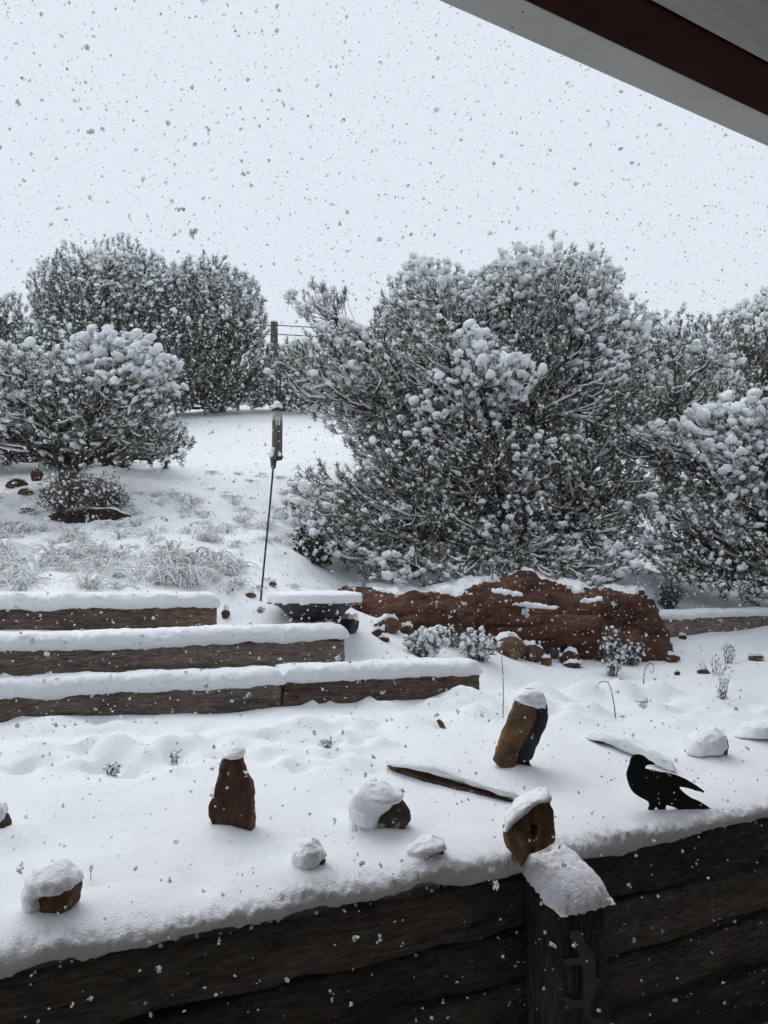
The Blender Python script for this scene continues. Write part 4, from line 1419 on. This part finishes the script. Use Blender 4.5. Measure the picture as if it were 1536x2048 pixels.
    if branch_snow:
        for PP, RR, exs in ((LP, LR, 1.0), (SP, SR, 1.0), (WP, WR, None)):
            dz = np.gradient(PP, axis=1)
            flat = np.sqrt(dz[..., 0] ** 2 + dz[..., 1] ** 2) / (np.linalg.norm(dz, axis=2) + 1e-9)
            keep = rng.random(len(PP)) < (0.8 if exs else 0.5)
            f_ = np.clip((flat - 0.35) * 1.8, 0, 1)
            f_[:, 0] *= .3
            f_[:, -1] *= .5
            rs = (RR * 0.75 + 0.0065) * f_ * rng.uniform(.6, 1.25, RR.shape) + 0.0005
            P2 = PP + np.array([0, 0, 1.0]) * (RR * .8 + rs * .5)[..., None]
            v, q = tubes(P2[keep], rs[keep], 4)
            parts.append((v, np.concatenate([q[:, [0, 1, 2]], q[:, [0, 2, 3]]])))
    V, Fc = join(parts)
    o = link('snow_load', mesh_from('snow_load', V - base, Fc), M['snow_tree'], root)
    tag(o, kind='stuff')
    return root


def base_at(px, Y):
    p = at(px, 1100, Y)
    return (p[0], p[1], ground(p[0], p[1]))


tree('pinyon_pine', 'big spreading pinyon pine loaded with snow above the red outcrop', 'tree', base_at(1040, 9.5),
     [(1085, 665, 9.6, 190, 155, 1.0), (1120, 578, 9.7, 95, 66, .6), (870, 650, 9.6, 125, 115, .9), (640, 595, 9.4, 62, 36, .35), (690, 740, 9.5, 125, 100, .8), (900, 790, 9.2, 230, 150, 1.1),
      (1190, 770, 9.6, 105, 160, 1.0), (755, 1010, 8.4, 170, 95, .6), (640, 980, 8.6, 75, 60, .35), (700, 1060, 8.3, 110, 50, .4), (860, 1070, 8.4, 120, 55, .5), (1000, 930, 9.0, 190, 140, .9), (1170, 960, 9.3, 110, 130, .8), (850, 900, 8.8, 150, 110, .7), (1000, 1075, 8.6, 170, 65, .6), (1200, 1075, 8.8, 90, 70, .5), (1260, 930, 9.2, 70, 130, .6), (1270, 800, 9.6, 60, 90, .6),
      (740, 1105, 8.1, 90, 36, .3), (880, 1118, 8.0, 110, 34, .3), (1040, 1112, 8.1, 110, 36, .3), (1200, 1122, 8.15, 90, 36, .3), (820, 1132, 7.75, 130, 32, .25), (1010, 1126, 7.7, 150, 36, .25), (1190, 1136, 7.75, 110, 32, .25)],
     0.108, 5, tuft=(50, .064, .11), snow_r=0.047, snow_n=3, limbs=20, sub=14, trunk_r=0.13, shell=.5, fall=1.2)

tree('pinyon_pine', 'small pinyon pine with domed snowy crown on the slope above the terrace', 'tree', base_at(140, 9.0),
     [(190, 765, 9.0, 165, 85, .75), (60, 765, 9.1, 120, 80, .7), (300, 755, 9.0, 65, 60, .4), (120, 835, 9.0, 190, 75, .8), (250, 845, 8.9, 110, 60, .5), (235, 705, 9.1, 85, 40, .4), (-60, 800, 9.1, 110, 110, .7)],
     0.104, 9, tuft=(50, .064, .11), snow_r=0.050, snow_n=3, limbs=12, sub=10, trunk_r=0.10, shell=.6, fall=.95)

tree('pinyon_pine', 'pinyon pine with low snowy boughs reaching in over the edging timber', 'tree', base_at(1640, 8.7),
     [(1400, 880, 8.6, 130, 62, .5), (1510, 850, 8.5, 110, 60, .6), (1350, 1010, 8.2, 92, 45, .35), (1490, 960, 8.5, 150, 95, .7), (1460, 1080, 8.5, 130, 70, .5), (1340, 1090, 8.3, 70, 50, .3), (1600, 1050, 8.6, 130, 140, .8), (1660, 880, 8.7, 130, 120, .8), (1250, 860, 8.7, 50, 30, .25), (1400, 1130, 8.4, 90, 45, .4), (1520, 1150, 8.4, 90, 55, .4)],
     0.102, 13, tuft=(50, .064, .11), snow_r=0.048, snow_n=3, limbs=15, sub=10, trunk_r=0.12, shell=.55, fall=.9)

tree('pinyon_pine', 'open branched pinyon pine showing fanned dark limbs behind the big pine', 'tree', base_at(1330, 11.5),
     [(1340, 760, 11.5, 120, 90, .9), (1420, 740, 11.5, 55, 75, .6), (1270, 730, 11.6, 80, 80, .7), (1400, 820, 11.4, 90, 60, .7)],
     0.13, 17, tuft=(58, .066, .15), snow_r=0.056, snow_n=3, limbs=12, sub=9, trunk_r=0.11, shell=.55, fall=.55)

tree('juniper_tree', 'tall dark juniper with the highest crown on the crest', 'tree', base_at(210, 17.0),
     [(230, 600, 16.8, 120, 105, 1.3), (255, 530, 16.8, 70, 50, .7), (130, 610, 16.8, 70, 85, .9), (180, 710, 16.6, 130, 110, 1.3), (310, 690, 16.6, 85, 120, .9), (300, 570, 16.8, 60, 55, .7), (90, 570, 16.8, 22, 40, .3)],
     0.15, 21, leaf='juniper', frosted=.30, tuft=(60, .088, .16), snow_r=0.062, snow_n=3, snow_frac=.85, limbs=16, sub=12, trunk_r=0.16, tmpl=ICO0, shell=.5, fall=.8, needle_w=.0065, branch_snow=False)
tree('juniper_tree', 'broad dark juniper on the crest next to the fence post', 'tree', base_at(430, 17.0),
     [(410, 590, 17.0, 80, 75, .9), (430, 680, 16.8, 105, 110, 1.1), (500, 620, 17.0, 38, 62, .5), (400, 760, 16.6, 110, 75, 1.0), (500, 750, 16.8, 60, 80, .8), (340, 610, 17.0, 60, 85, .8), (330, 720, 16.8, 70, 100, .9), (470, 590, 17.0, 55, 50, .6), (510, 770, 17.0, 35, 50, .5)],
     0.15, 23, leaf='juniper', frosted=.30, tuft=(60, .088, .16), snow_r=0.060, snow_n=3, snow_frac=.8, limbs=14, sub=12, trunk_r=0.16, tmpl=ICO0, shell=.5, fall=.8, needle_w=.0065, branch_snow=False)
tree('juniper_tree', 'low spreading dark juniper crouching behind the small pine', 'tree', base_at(220, 11.0),
     [(290, 880, 10.4, 80, 65, .5), (180, 870, 11.0, 120, 75, .7), (40, 870, 11.2, 110, 70, .7), (350, 880, 10.2, 42, 40, .3), (-80, 860, 11.2, 100, 80, .7)],
     0.12, 25, leaf='juniper', tuft=(60, .07, .12), snow_r=0.045, snow_n=1, snow_frac=.65, limbs=10, sub=9, trunk_r=0.09, tmpl=ICO0, shell=.6, fall=.4, needle_w=.0055, branch_snow=False)
tree('juniper_tree', 'juniper at the picture edge behind the small pine', 'tree', base_at(-20, 17.0),
     [(-10, 690, 17, 75, 90, 1.0), (20, 640, 17, 45, 50, .6)], 0.15, 27, leaf='juniper', tuft=(56, .083, .15), snow_r=0.056, snow_n=2, limbs=8, sub=8, trunk_r=0.12, tmpl=ICO0, needle_w=.0065, branch_snow=False)
tree('mahogany_shrub', 'round snowy shrub below the fence post on the crest', 'shrub', base_at(560, 18.0),
     [(560, 755, 18, 60, 70, .9), (600, 770, 17.5, 60, 70, .8), (540, 720, 18.2, 40, 35, .5)], 0.14, 29, leaf='juniper', tuft=(50, .08, .14), snow_r=0.058, snow_n=2, limbs=9, sub=8, trunk_r=0.07, tmpl=ICO0, needle_w=.006, branch_snow=False)
tree('juniper_tree', 'distant juniper with a narrow green spire', 'tree', base_at(1350, 16.5),
     [(1330, 720, 16.5, 90, 80, 1.0), (1360, 640, 16.5, 14, 36, .2), (1290, 680, 16.5, 50, 60, .6), (1400, 690, 16.6, 45, 55, .6)], 0.15, 31, leaf='juniper', tuft=(56, .083, .15), snow_r=0.056, snow_n=2, limbs=9, sub=8, trunk_r=0.12, tmpl=ICO0, needle_w=.0065, branch_snow=False)
tree('pinyon_pine', 'tall far pinyon pine cut by the picture edge', 'tree', base_at(1530, 15.5),
     [(1500, 690, 15.5, 90, 75, 1.0), (1545, 620, 15.5, 55, 55, .7), (1470, 640, 15.5, 45, 32, .5), (1500, 790, 15.4, 100, 80, 1.0), (1600, 720, 15.5, 90, 130, 1.0)], 0.145, 33, tuft=(50, .075, .13), snow_r=0.06, snow_n=2, limbs=12, sub=9, trunk_r=0.14, tmpl=ICO0, needle_w=.006, fall=.6)


# ------------------------------------------------------------------ bird feeder, birdbath, fence
def lathe(prof, cen, n=28, squash=1.0):
    th = np.arange(n) / n * 2 * math.pi
    V = np.concatenate([np.stack([cen[0] + r * np.cos(th), cen[1] + r * np.sin(th) * squash, np.full(n, cen[2] + z)], 1) for r, z in prof])
    return V, grid_faces(len(prof), n, True)


def line_tube(pts, r, sides=8):
    P_ = np.array(pts, float)[None]
    R_ = np.full((1, len(pts)), r) if np.isscalar(r) else np.array(r)[None]
    return tubes(P_, R_, sides)


def feeder():
    foot = hit(521, 1200)
    Yf = foot[1]
    gz = foot
    root = thing('bird_feeder', 'tube bird feeder on a thin leaning black pole, capped with snow', 'bird feeder', tuple(gz))
    b = np.array(root.location)
    tilt = [at(521, 1205, Yf), at(530, 1110, Yf), at(539, 1020, Yf), at(546, 940, Yf), at(552, 880, Yf + .02), at(558, 800, Yf + .03), at(561, 770, Yf + .03)]
    V, Fq = line_tube(np.array(tilt), 0.0068)
    link('pole', mesh_from('pole', V - b, Fq), M['iron'], root)
    # shepherd's hook
    hk = [at(561, 770, Yf + .03), at(562, 755, Yf + .02), at(558, 748, Yf), at(553, 752, Yf - .02), at(553, 765, Yf - .03), at(554, 785, Yf - .03), at(554, 812, Yf - .03)]
    V, Fq = line_tube(hk, 0.005)
    link('hook', mesh_from('hook', V - b, Fq), M['iron'], root)
    c = at(554.5, 868, Yf - .035)
    rr = 10.5 * Yf / FPX
    hh = 47 * Yf / FPX
    V, Fq = lathe([(0.001, -hh), (rr * .96, -hh), (rr, -hh + .01), (rr, hh * .55), (rr * .995, hh * .56)], c)
    tb = link('seed_tube', mesh_from('seed_tube', V - b, Fq), M['tube'], root)
    V, Fq = lathe([(rr * .985, hh * .55), (rr * .985, hh), (0.001, hh)], c)
    link('empty_tube_top', mesh_from('empty_tube_top', V - b, Fq), M['plasticgrey'], root)
    for px in (553.5, 558.5):
        p = at(px, 842, Yf - .035 - rr)
        V, Fq = lathe([(0.001, -.03), (0.006, -.028), (0.006, .028), (0.001, .03)], p, 8)
        link('bright_slot', mesh_from('bright_slot', V - b, Fq), M['whitepaint'], tb)
    V, Fq = lathe([(0.001, hh - .004), (rr * 1.12, hh - .002), (rr * 1.14, hh + .008), (rr * .7, hh + .02), (0.001, hh + .025)], c)
    link('lid', mesh_from('lid', V - b, Fq), M['iron'], root)
    V, Fq = lathe([(0.001, -hh - .025), (rr * .9, -hh - .02), (rr * 1.12, -hh - .004), (rr * 1.12, -hh + .012), (0.001, -hh + .014)], c)
    link('tray', mesh_from('tray', V - b, Fq), M['iron'], root)
    p = at(547, 924, Yf - 0.005)
    V, Fq = lathe([(0.001, -.05), (.016, -.045), (.022, .0), (.024, .02), (.03, .045), (.026, .06), (.001, .062)], p, 14)
    link('clamp', mesh_from('clamp', V - b, Fq), M['gecko'], root)
    C = np.array([c + [0, 0, hh + .03], c + [rr * .35, -.005, hh + .026], c + [-rr * .4, 0, hh + .028], c + [0, -.01, hh + .045], c + [-rr * .8, -rr * .5, -hh + .02], c + [-rr * .7, -rr * .7, -hh + .05], c + [rr * .6, -rr * .8, -hh + .015], p + [.0, -.01, .062]])
    R_ = np.array([[rr * .95, rr * .95, .026], [rr * .62, rr * .6, .028], [rr * .6, rr * .6, .028], [rr * .7, rr * .7, .024], [.022, .02, .024], [.016, .014, .02], [.014, .014, .014], [.022, .02, .012]])
    for nm, sl in (('snow_cap', slice(0, 4)), ('tray_snow', slice(4, 6)), ('tray_snow', slice(6, 7)), ('clamp_snow', slice(7, 8))):
        V, Fc = blobs(C[sl], R_[sl], None, ICO2, .22, 1.8, 3)
        link(nm, mesh_from(nm, V - b, Fc), M['snow'], root)


feeder()


def birdbath():
    Y = 5.95
    c = at(630, 1206, Y)
    sc = Y / FPX
    gz = ground(c[0], c[1])
    root = thing('birdbath', 'dark shallow birdbath bowl on a scrolled wire stand, heaped with snow', 'birdbath', (c[0], c[1], gz))
    b = np.array(root.location)
    R_ = 94 * sc
    prof = [(0.001, -44 * sc), (34 * sc, -44 * sc), (44 * sc, -41 * sc), (56 * sc, -32 * sc), (64 * sc, -20 * sc), (74 * sc, -9 * sc), (86 * sc, -3 * sc), (94 * sc, -0.5 * sc), (95 * sc, 2 * sc), (92 * sc, 3 * sc), (80 * sc, -2 * sc), (40 * sc, -10 * sc), (0.001, -12 * sc)]
    prof = [(r, z * 0.73) for r, z in prof]
    V, Fq = lathe(prof, c, 56)
    V = V + 0.003 * fbm(V, 14, 2, 3)[:, None]
    link('bowl', mesh_from('bowl', V - b, Fq), M['bowl'], root)
    # stand: ring at the bowl, ring on the ground, crossing wires
    zt_, zb_ = c[2] - 30 * sc, c[2] - 54 * sc
    th = np.linspace(0, 2 * math.pi, 33)
    for rad, z in ((50 * sc, zt_), (58 * sc, zb_ + .008), (54 * sc, (zt_ + zb_) / 2)):
        V, Fq = line_tube(np.stack([c[0] + rad * np.cos(th), c[1] + rad * np.sin(th), np.full(33, z)], 1), 0.0042, 6)
        link('ring', mesh_from('ring', V - b, Fq), M['iron'], root)
    for k in range(6):
        a0 = 2 * math.pi * k / 6 + .3
        pts = []
        for u in np.linspace(0, 1, 13):
            a = a0 + 1.5 * u
            rad = (50 + 10 * u - 9 * math.sin(u * math.pi)) * sc
            pts.append((c[0] + rad * math.cos(a), c[1] + rad * math.sin(a), zt_ + (zb_ - zt_) * u))
        pts2 = [(2 * c[0] - x, y, z) for x, y, z in pts]
        for pp in (pts, pts2):
            V, Fq = line_tube(pp, 0.004, 6)
            link('wire_scroll', mesh_from('wire_scroll', V - b, Fq), M['iron'], root)
    # heap of snow with a soft rim
    n, rings = 96, 26
    rs = np.linspace(0.0, 1, rings)
    thh = np.arange(n) / n * 2 * math.pi
    Vs = []
    tk = 20 * sc
    for r in rs:
        prof_r = R_ * 1.0 * min(r * 1.10, 1.0) if r < .91 else R_ * (1.0 + 0.004 * math.sin((r - .91) / .09 * math.pi))
        z = tk * (1 if r < .75 else math.sqrt(max(0, 1 - ((r - .75) / .25) ** 2.6))) + (0.008 * math.cos(r * 2.2))
        Vs.append(np.stack([c[0] + prof_r * np.cos(thh), c[1] + prof_r * np.sin(thh), np.full(n, c[2] + 1.5 * sc + z)], 1))
    Vs = np.concatenate(Vs)
    Vs = Vs + (0.006 * fbm(Vs, 16, 3, 7) + 0.004 * fbm(Vs, 50, 2, 8))[:, None] * np.array([.6, .6, 1])
    link('snow_heap', mesh_from('snow_heap', Vs - b, grid_faces(rings, n, True)), M['snow'], root)


birdbath()

# fence on the crest
fp = at(548, 690, 22.0)
fz = at(548, 645, 22.0)[2]
fence = thing('wire_fence', 'weathered fence post with strands of wire on the crest', 'fence', (fp[0], fp[1], fp[2] - 0.7))
fb = np.array(fence.location)
for px, dY in ((548, 0), (330, 3.0), (840, -2.0)):
    q = at(px, 690, 22.0 + dY)
    V, Fq, cp = timber_mesh(fz - fb[2], 0.17, 0.17, 61, 0.006, 0.01, 0.08)
    V2 = np.stack([V[:, 2] + .085, V[:, 1] - .085, V[:, 0]], 1) + [q[0], q[1], fb[2]]
    o = link('fence_post', mesh_from('fence_post', V2 - fb, Fq[:, ::-1], cp[:, ::-1]), M['fencewood'], fence)
    vv, ff = blobs(np.array([[q[0], q[1], fz + .03]]), np.array([[.10, .10, .05]]), None, ICO1, .2)
    link('snow_cap', mesh_from('snow_cap', vv - fb, ff), M['snow'], o)
for zz, sag in ((650, 6), (668, 6)):
    pts = []
    for px in np.linspace(250, 900, 40):
        dY = np.interp(px, [330, 548, 840], [3.0, 0, -2.0])
        ph = (px - 548) / (292 if px > 548 else 218)
        pts.append(at(px, zz + sag * math.sin(min(1, abs(ph)) * math.pi), 22.0 + dY - .1))
    V, Fq = line_tube(pts, 0.013, 5)
    link('wire', mesh_from('wire', V - fb, Fq), M['fencewood'], fence)


# ------------------------------------------------------------------ shrubs, stalks, grass
def shrub(name, label, px, py, w_px, h_px, leaf, seed, n=60, snow=0.6, snow_r=0.012, leaf_l=0.03, leaf_n=10, cat='shrub', lean=0.0, stem_r=0.0022, leaf_w=0.004, up=1.0):
    rng = np.random.default_rng(seed)
    p = hit(px, py)
    sc = p[1] / FPX
    w, h = w_px * sc, h_px * sc
    root = thing(name, label, cat, tuple(p))
    th = rng.uniform(0, 2 * math.pi, n)
    rad = np.sqrt(rng.random(n))
    tip = np.stack([np.cos(th) * rad * w / 2 + lean * h, np.sin(th) * rad * w / 2, h * (1 - 0.55 * rad ** 2) * rng.uniform(.6, 1.0, n) * up + 0.02], 1)
    b0 = np.stack([np.cos(th), np.sin(th), np.zeros(n)], 1) * (rad * w * .10)[:, None] - [0, 0, .04]
    Pn = bez(b0, b0 + tip * [.2, .2, .5], tip * [.75, .75, .8], tip, 6)
    Pn[:, 1:] += 0.006 * rng.normal(size=Pn[:, 1:].shape)
    V, Fq = tubes(Pn, np.linspace(stem_r, stem_r * .5, 6)[None].repeat(n, 0), 4)
    link('stem', mesh_from('stem', V, Fq), M['sage_dry'], root)['kind'] = 'stuff'
    k = rng.integers(2, 6, (n, leaf_n))
    bp = np.take_along_axis(Pn, k[..., None].repeat(3, 2), 1)
    nd = unit(np.array([0, 0, .6]) + rng.normal(size=(n, leaf_n, 3)))
    l = leaf_l * rng.uniform(.6, 1.2, (n, leaf_n, 1))
    sd = unit(np.cross(nd, rng.normal(size=nd.shape))) * leaf_w
    q = np.stack([bp, bp + nd * l * .5 + sd, bp + nd * l, bp + nd * l * .5 - sd], 2).reshape(-1, 3)
    link('foliage', mesh_from('foliage', q, np.arange(len(q)).reshape(-1, 4), smooth=False), M[leaf], root)['kind'] = 'stuff'
    if snow:
        m = int(n * 3 * snow)
        ii, jj = rng.integers(0, n, m), rng.integers(2, 6, m)
        c = Pn[ii, jj] + [0, 0, snow_r * .5]
        vv, ff = blobs(c, snow_r * rng.uniform(.5, 1.4, (m, 1)) * rng.uniform(.7, 1.2, (m, 3)), None, ICO0, .35, 1.6, seed)
        link('snow_load', mesh_from('snow_load', vv, ff), M['snow'], root)['kind'] = 'stuff'
    return root


shrub('sagebrush', 'grey twiggy sagebrush at the foot of the small pine', 150, 1042, 165, 108, 'sage_dry', 3, n=330, snow=.45, snow_r=.013, leaf_l=.05, leaf_n=16, leaf_w=.004)
shrub('sagebrush', 'smaller grey brush spreading beside the small pine trunk', 210, 1032, 95, 85, 'sage_dry', 4, n=160, snow=.5, snow_r=.014, leaf_l=.05, leaf_n=12)
shrub('frosted_shrub', 'frosted grey green shrub in front of the outcrop, nearest the birdbath', 850, 1318, 90, 62, 'green_leaf', 5, n=60, snow=1.2, snow_r=.017, leaf_l=.045, leaf_n=12)
shrub('frosted_shrub', 'frosted green shrub in front of the outcrop beside the yellowish boulder', 955, 1320, 85, 58, 'green_leaf', 6, n=55, snow=1.2, snow_r=.017, leaf_l=.045, leaf_n=12)
shrub('frosted_shrub', 'dark green sprig tucked against the red rock', 905, 1292, 60, 38, 'green_leaf', 16, n=30, snow=.6, snow_r=.012, leaf_l=.04)
shrub('frosted_shrub', 'tall frosted grey shrub below the outcrop end', 1225, 1352, 55, 105, 'sage', 7, n=40, snow=.8, snow_r=.013, leaf_l=.035, leaf_n=12)
shrub('frosted_shrub', 'low grey green shrub next to the tall frosted one', 1262, 1332, 60, 45, 'sage', 8, n=40, snow=.7, snow_r=.012, leaf_l=.035)
shrub('green_shrub', 'green leafy shrub at the end of the red outcrop', 1338, 1222, 60, 60, 'green_leaf', 9, n=60, snow=.25, snow_r=.012, leaf_l=.055, leaf_n=14)
shrub('weed', 'snow dusted dead weed standing on the shaded path', 1445, 1398, 26, 56, 'sage_dry', 10, n=12, snow=1.4, snow_r=.009, leaf_n=5, leaf_l=.02, cat='weed')
shrub('weed', 'small twiggy weed on the path near the edging timber', 1456, 1328, 30, 48, 'sage', 11, n=12, snow=.8, snow_r=.008, leaf_n=7, leaf_l=.022, cat='weed')
shrub('weed', 'wispy weed behind the curled stalk on the path', 1430, 1352, 60, 36, 'sage_dry', 12, n=16, snow=.7, snow_r=.008, leaf_n=4, leaf_l=.02, cat='weed')
shrub('prickly_plant', 'dark leafed plant under the low pine boughs', 635, 1130, 90, 60, 'leaf_dark', 14, n=45, snow=.5, snow_r=.026, leaf_l=.07, leaf_n=9, leaf_w=.02, cat='plant')
shrub('prickly_plant', 'dark evergreen sprig above the birdbath snow', 612, 1100, 50, 45, 'leaf_dark', 15, n=25, snow=.5, snow_r=.024, leaf_l=.06, leaf_n=8, leaf_w=.018, cat='plant')
for i, (px, py, w, h, lab) in enumerate([(350, 1520, 22, 14, 'dark green leaf clump in a snow hollow'), (655, 1492, 34, 12, 'withered plant in the deepest snow hollow'), (225, 1545, 46, 12, 'buried perennial showing dark leaves, between snow mounds'),
                                         (1285, 1408, 30, 12, 'dark plant stub in the mound behind the bent stalk')]):
    shrub('buried_plant', lab, px, py + 4, w * .8, h * 0.4, 'leaf_dark', 40 + i, n=10, snow=.9, snow_r=.009, leaf_l=.02, leaf_n=6, cat='plant')


def stalk(label, pix, Y, r, seed, m='twig', knots=True):
    pts = np.array([at(x, y, Y) for x, y in pix])
    K = 20
    t = np.linspace(0, len(pts) - 1, K)
    P_ = np.stack([np.interp(t, np.arange(len(pts)), pts[:, k]) for k in range(3)], 1)
    P_ = np.concatenate([P_[:1], (P_[:-2] + P_[1:-1] + P_[2:]) / 3, P_[-1:]])
    root = np.array(P_[0])
    V, Fq = line_tube(P_, np.linspace(r, r * .55, K), 6)
    o = link('dry_stalk', mesh_from('dry_stalk', V - root, Fq), M[m], None, tuple(root))
    tag(o, label, 'stalk')
    rng = np.random.default_rng(seed)
    ii = rng.integers(2, K, 7)
    vv, ff = blobs(P_[ii] + [0, 0, .004] - root, rng.uniform(.004, .008, (7, 1)) * np.ones((7, 3)), None, ICO0, .3)
    link('snow_crumbs', mesh_from('snow_crumbs', vv, ff), M['snow'], o)['kind'] = 'stuff'


Yk = hit(1005, 1440)[1]
stalk('thin upright twig standing behind the leaning slab', [(1006, 1445), (1006, 1420), (1007, 1390), (1006, 1350), (1003, 1310), (1004, 1285)], Yk, .0035, 1)
Yk = hit(1230, 1432)[1]
stalk('bent dry stalk with its top curled over', [(1231, 1436), (1229, 1415), (1225, 1390), (1219, 1368), (1212, 1363), (1201, 1363), (1194, 1370), (1194, 1378)], Yk, .0036, 2)
Yk = hit(1287, 1372)[1]
stalk('curled snow covered stalk on the shaded path', [(1287, 1372), (1288, 1350), (1291, 1335), (1300, 1325), (1308, 1330), (1307, 1345)], Yk, .004, 3, 'sage')
Yk = hit(180, 1765)[1]
stalk('single grass stem poking from the terrace snow', [(181, 1762), (182, 1748), (182, 1736)], Yk, .0015, 4)


def grass():
    rng = np.random.default_rng(77)
    tufts = []

    def scatter(n, x0, x1, y0, y1, size, near=5.8):
        for _ in range(n):
            px, py = rng.uniform(x0, x1), rng.uniform(y0, y1)
            tufts.append((hit(px, py, near), size * rng.uniform(.6, 1.3)))
    scatter(62, -40, 440, 1120, 1180, .22)
    scatter(46, -40, 450, 1060, 1125, .16)
    scatter(30, 120, 420, 985, 1070, .14)
    scatter(22, 460, 600, 985, 1110, .13)
    scatter(16, -40, 90, 985, 1070, .12)
    scatter(8, 440, 480, 1130, 1190, .16)
    scatter(10, 380, 620, 930, 1000, .06)
    scatter(55, -40, 620, 935, 1180, .055)
    for snowy, nm, m in ((0, 'dry_grass', M['straw']), (1, 'frosted_grass', M['snow'])):
        PP, RR = [], []
        for p, sz in tufts:
            n = int(rng.integers(6, 12)) if not snowy else int(rng.integers(9, 15))
            th = rng.uniform(0, 2 * math.pi, n)
            rr = sz * rng.uniform(.3, 1.2, n)
            hh = sz * rng.uniform(.18, .6, n)
            dr = np.stack([np.cos(th), np.sin(th), th * 0], 1)
            b0 = p + dr * .012 + rng.normal(size=(n, 3)) * [.025, .025, 0] - [0, 0, .01]
            pts = bez(b0, b0 + dr * rr[:, None] * .1 + np.array([0, 0, 1]) * hh[:, None] * 1.1, b0 + dr * rr[:, None] * .6 + np.array([0, 0, 1]) * hh[:, None] * 1.3, b0 + dr * rr[:, None] + np.array([0, 0, 1]) * hh[:, None] * .15, 6)
            PP.append(pts + (np.array([0, 0, .003]) if snowy else 0))
            RR.append(np.linspace(.0026, .001, 6)[None].repeat(n, 0) * rng.uniform(.6, 1.2, (n, 1)) * (3.2 if snowy else 1))
        V, Fq = tubes(np.concatenate(PP), np.concatenate(RR), 3)
        tag(link(nm, mesh_from(nm, V, Fq), m), 'straw coloured dry grass bent under snow on the slope' if not snowy else 'white frosted blades of grass on the slope', 'grass', kind='stuff')


grass()

# soil mound under the small pine
p = hit(160, 1050)
V, Fq, cp = rock_mesh(ell(170, 1034, 84, 20, 24), p[1] - .02, 0.4, 90, rough=.07, ex=1.0, rows=26, cols=60, sink=10)
org = V.mean(0)
o = link('soil_mound', mesh_from('soil_mound', V - org, Fq, cp), M['soil'], None, tuple(org))
tag(o, 'bare dark earth mound under the small pine', 'earth')
link('snow_patches', mesh_from('snow_patches', snow_layer(V, Fq, cp, .02, (0, .1, 1), .8, 5, .12, .5) - org, Fq, cp), M['snow'], o)


# ------------------------------------------------------------------ falling snow
def flakes():
    rng = np.random.default_rng(99)
    n = 270000
    Y = 14.0 * rng.random(n) ** (1 / 2.6)
    x = rng.uniform(-.62, .62, n) * Y + rng.uniform(-.6, .6, n)
    z = EYE + rng.uniform(-.60, .80, n) * Y + rng.uniform(-.3, .3, n)
    t = x * DT[0] + Y * DT[1]
    s = x * DS[0] + Y * DS[1]
    ok = (t > 1.95) & (Y > 1.2)
    x, Y, z, t, s = x[ok], Y[ok], z[ok], t[ok], s[ok]
    g = np.where(t > T_W, height_st(s, t) + EYE, 0.0)
    ok = z > g + 0.03
    C = np.stack([x, Y, z], 1)[ok]
    n = len(C)
    size = np.clip(np.exp(rng.normal(math.log(0.0027), .54, n)), .001, .010)
    near = C[:, 1] < 5.5
    # each flake is a clump of thin, irregular crystals: four-cornered plates at every angle
    def plates(C, r):
        m = len(C)
        a = unit(rng.normal(size=(m, 3)))
        b = unit(np.cross(a, rng.normal(size=(m, 3))))
        r = r[:, None]
        k = rng.uniform(.45, 1.25, (4, m, 1))
        V = np.stack([C + a * r * k[0], C + b * r * k[1], C - a * r * k[2], C - b * r * k[3]], 1)
        return V.reshape(-1, 3), np.arange(m * 4).reshape(-1, 4)
    kn = 5
    Cn, sn = C[near], size[near]
    cc = (Cn[:, None] + sn[:, None, None] * rng.normal(size=(len(Cn), kn, 3)) * .36).reshape(-1, 3)
    p1 = plates(cc, (sn[:, None] * rng.uniform(.6, 1.3, (len(Cn), kn))).ravel())
    Cf, sf = C[~near], size[~near]
    p2 = plates(Cf, sf * rng.uniform(1.0, 1.6, len(Cf)))
    V, Fc = join([p1, p2])
    print('flakes', n, 'near', near.sum(), 'tris', len(Fc))
    o = link('falling_snow', mesh_from('falling_snow', V, Fc, smooth=False), M['flake'])
    tag(o, 'snowflakes falling through the air', 'snow', kind='stuff')


flakes()

# snow-filled air
hz = bmesh.new()
bmesh.ops.create_cube(hz, size=1)
hme = bpy.data.meshes.new('haze')
for v in hz.verts:
    v.co = Vector((v.co.x * 1300, v.co.y * 1300, (v.co.z + .5) * 15.5 - 1.6))
hz.to_mesh(hme)
hz.free()
hm = bpy.data.materials.new('haze')
hm.use_nodes = True
hn, hl = hm.node_tree.nodes, hm.node_tree.links
hn.clear()
ho = hn.new('ShaderNodeOutputMaterial')
hv = hn.new('ShaderNodeVolumePrincipled')
hv.inputs['Color'].default_value = (0.93, 0.95, 0.98, 1)
hv.inputs['Density'].default_value = HAZE
hl.new(hv.outputs[0], ho.inputs['Volume'])
tag(link('haze', hme, hm), 'pale snow filled air', kind='stuff')
tot = 0
for o in bpy.data.objects:
    if o.type == 'MESH':
        c = sum(p.loop_total - 2 for p in o.data.polygons) if len(o.data.polygons) < 2000 else int((np.array([0]) + len(o.data.loops) - 2 * len(o.data.polygons))[0])
        tot += c
print('TRIANGLES', tot)
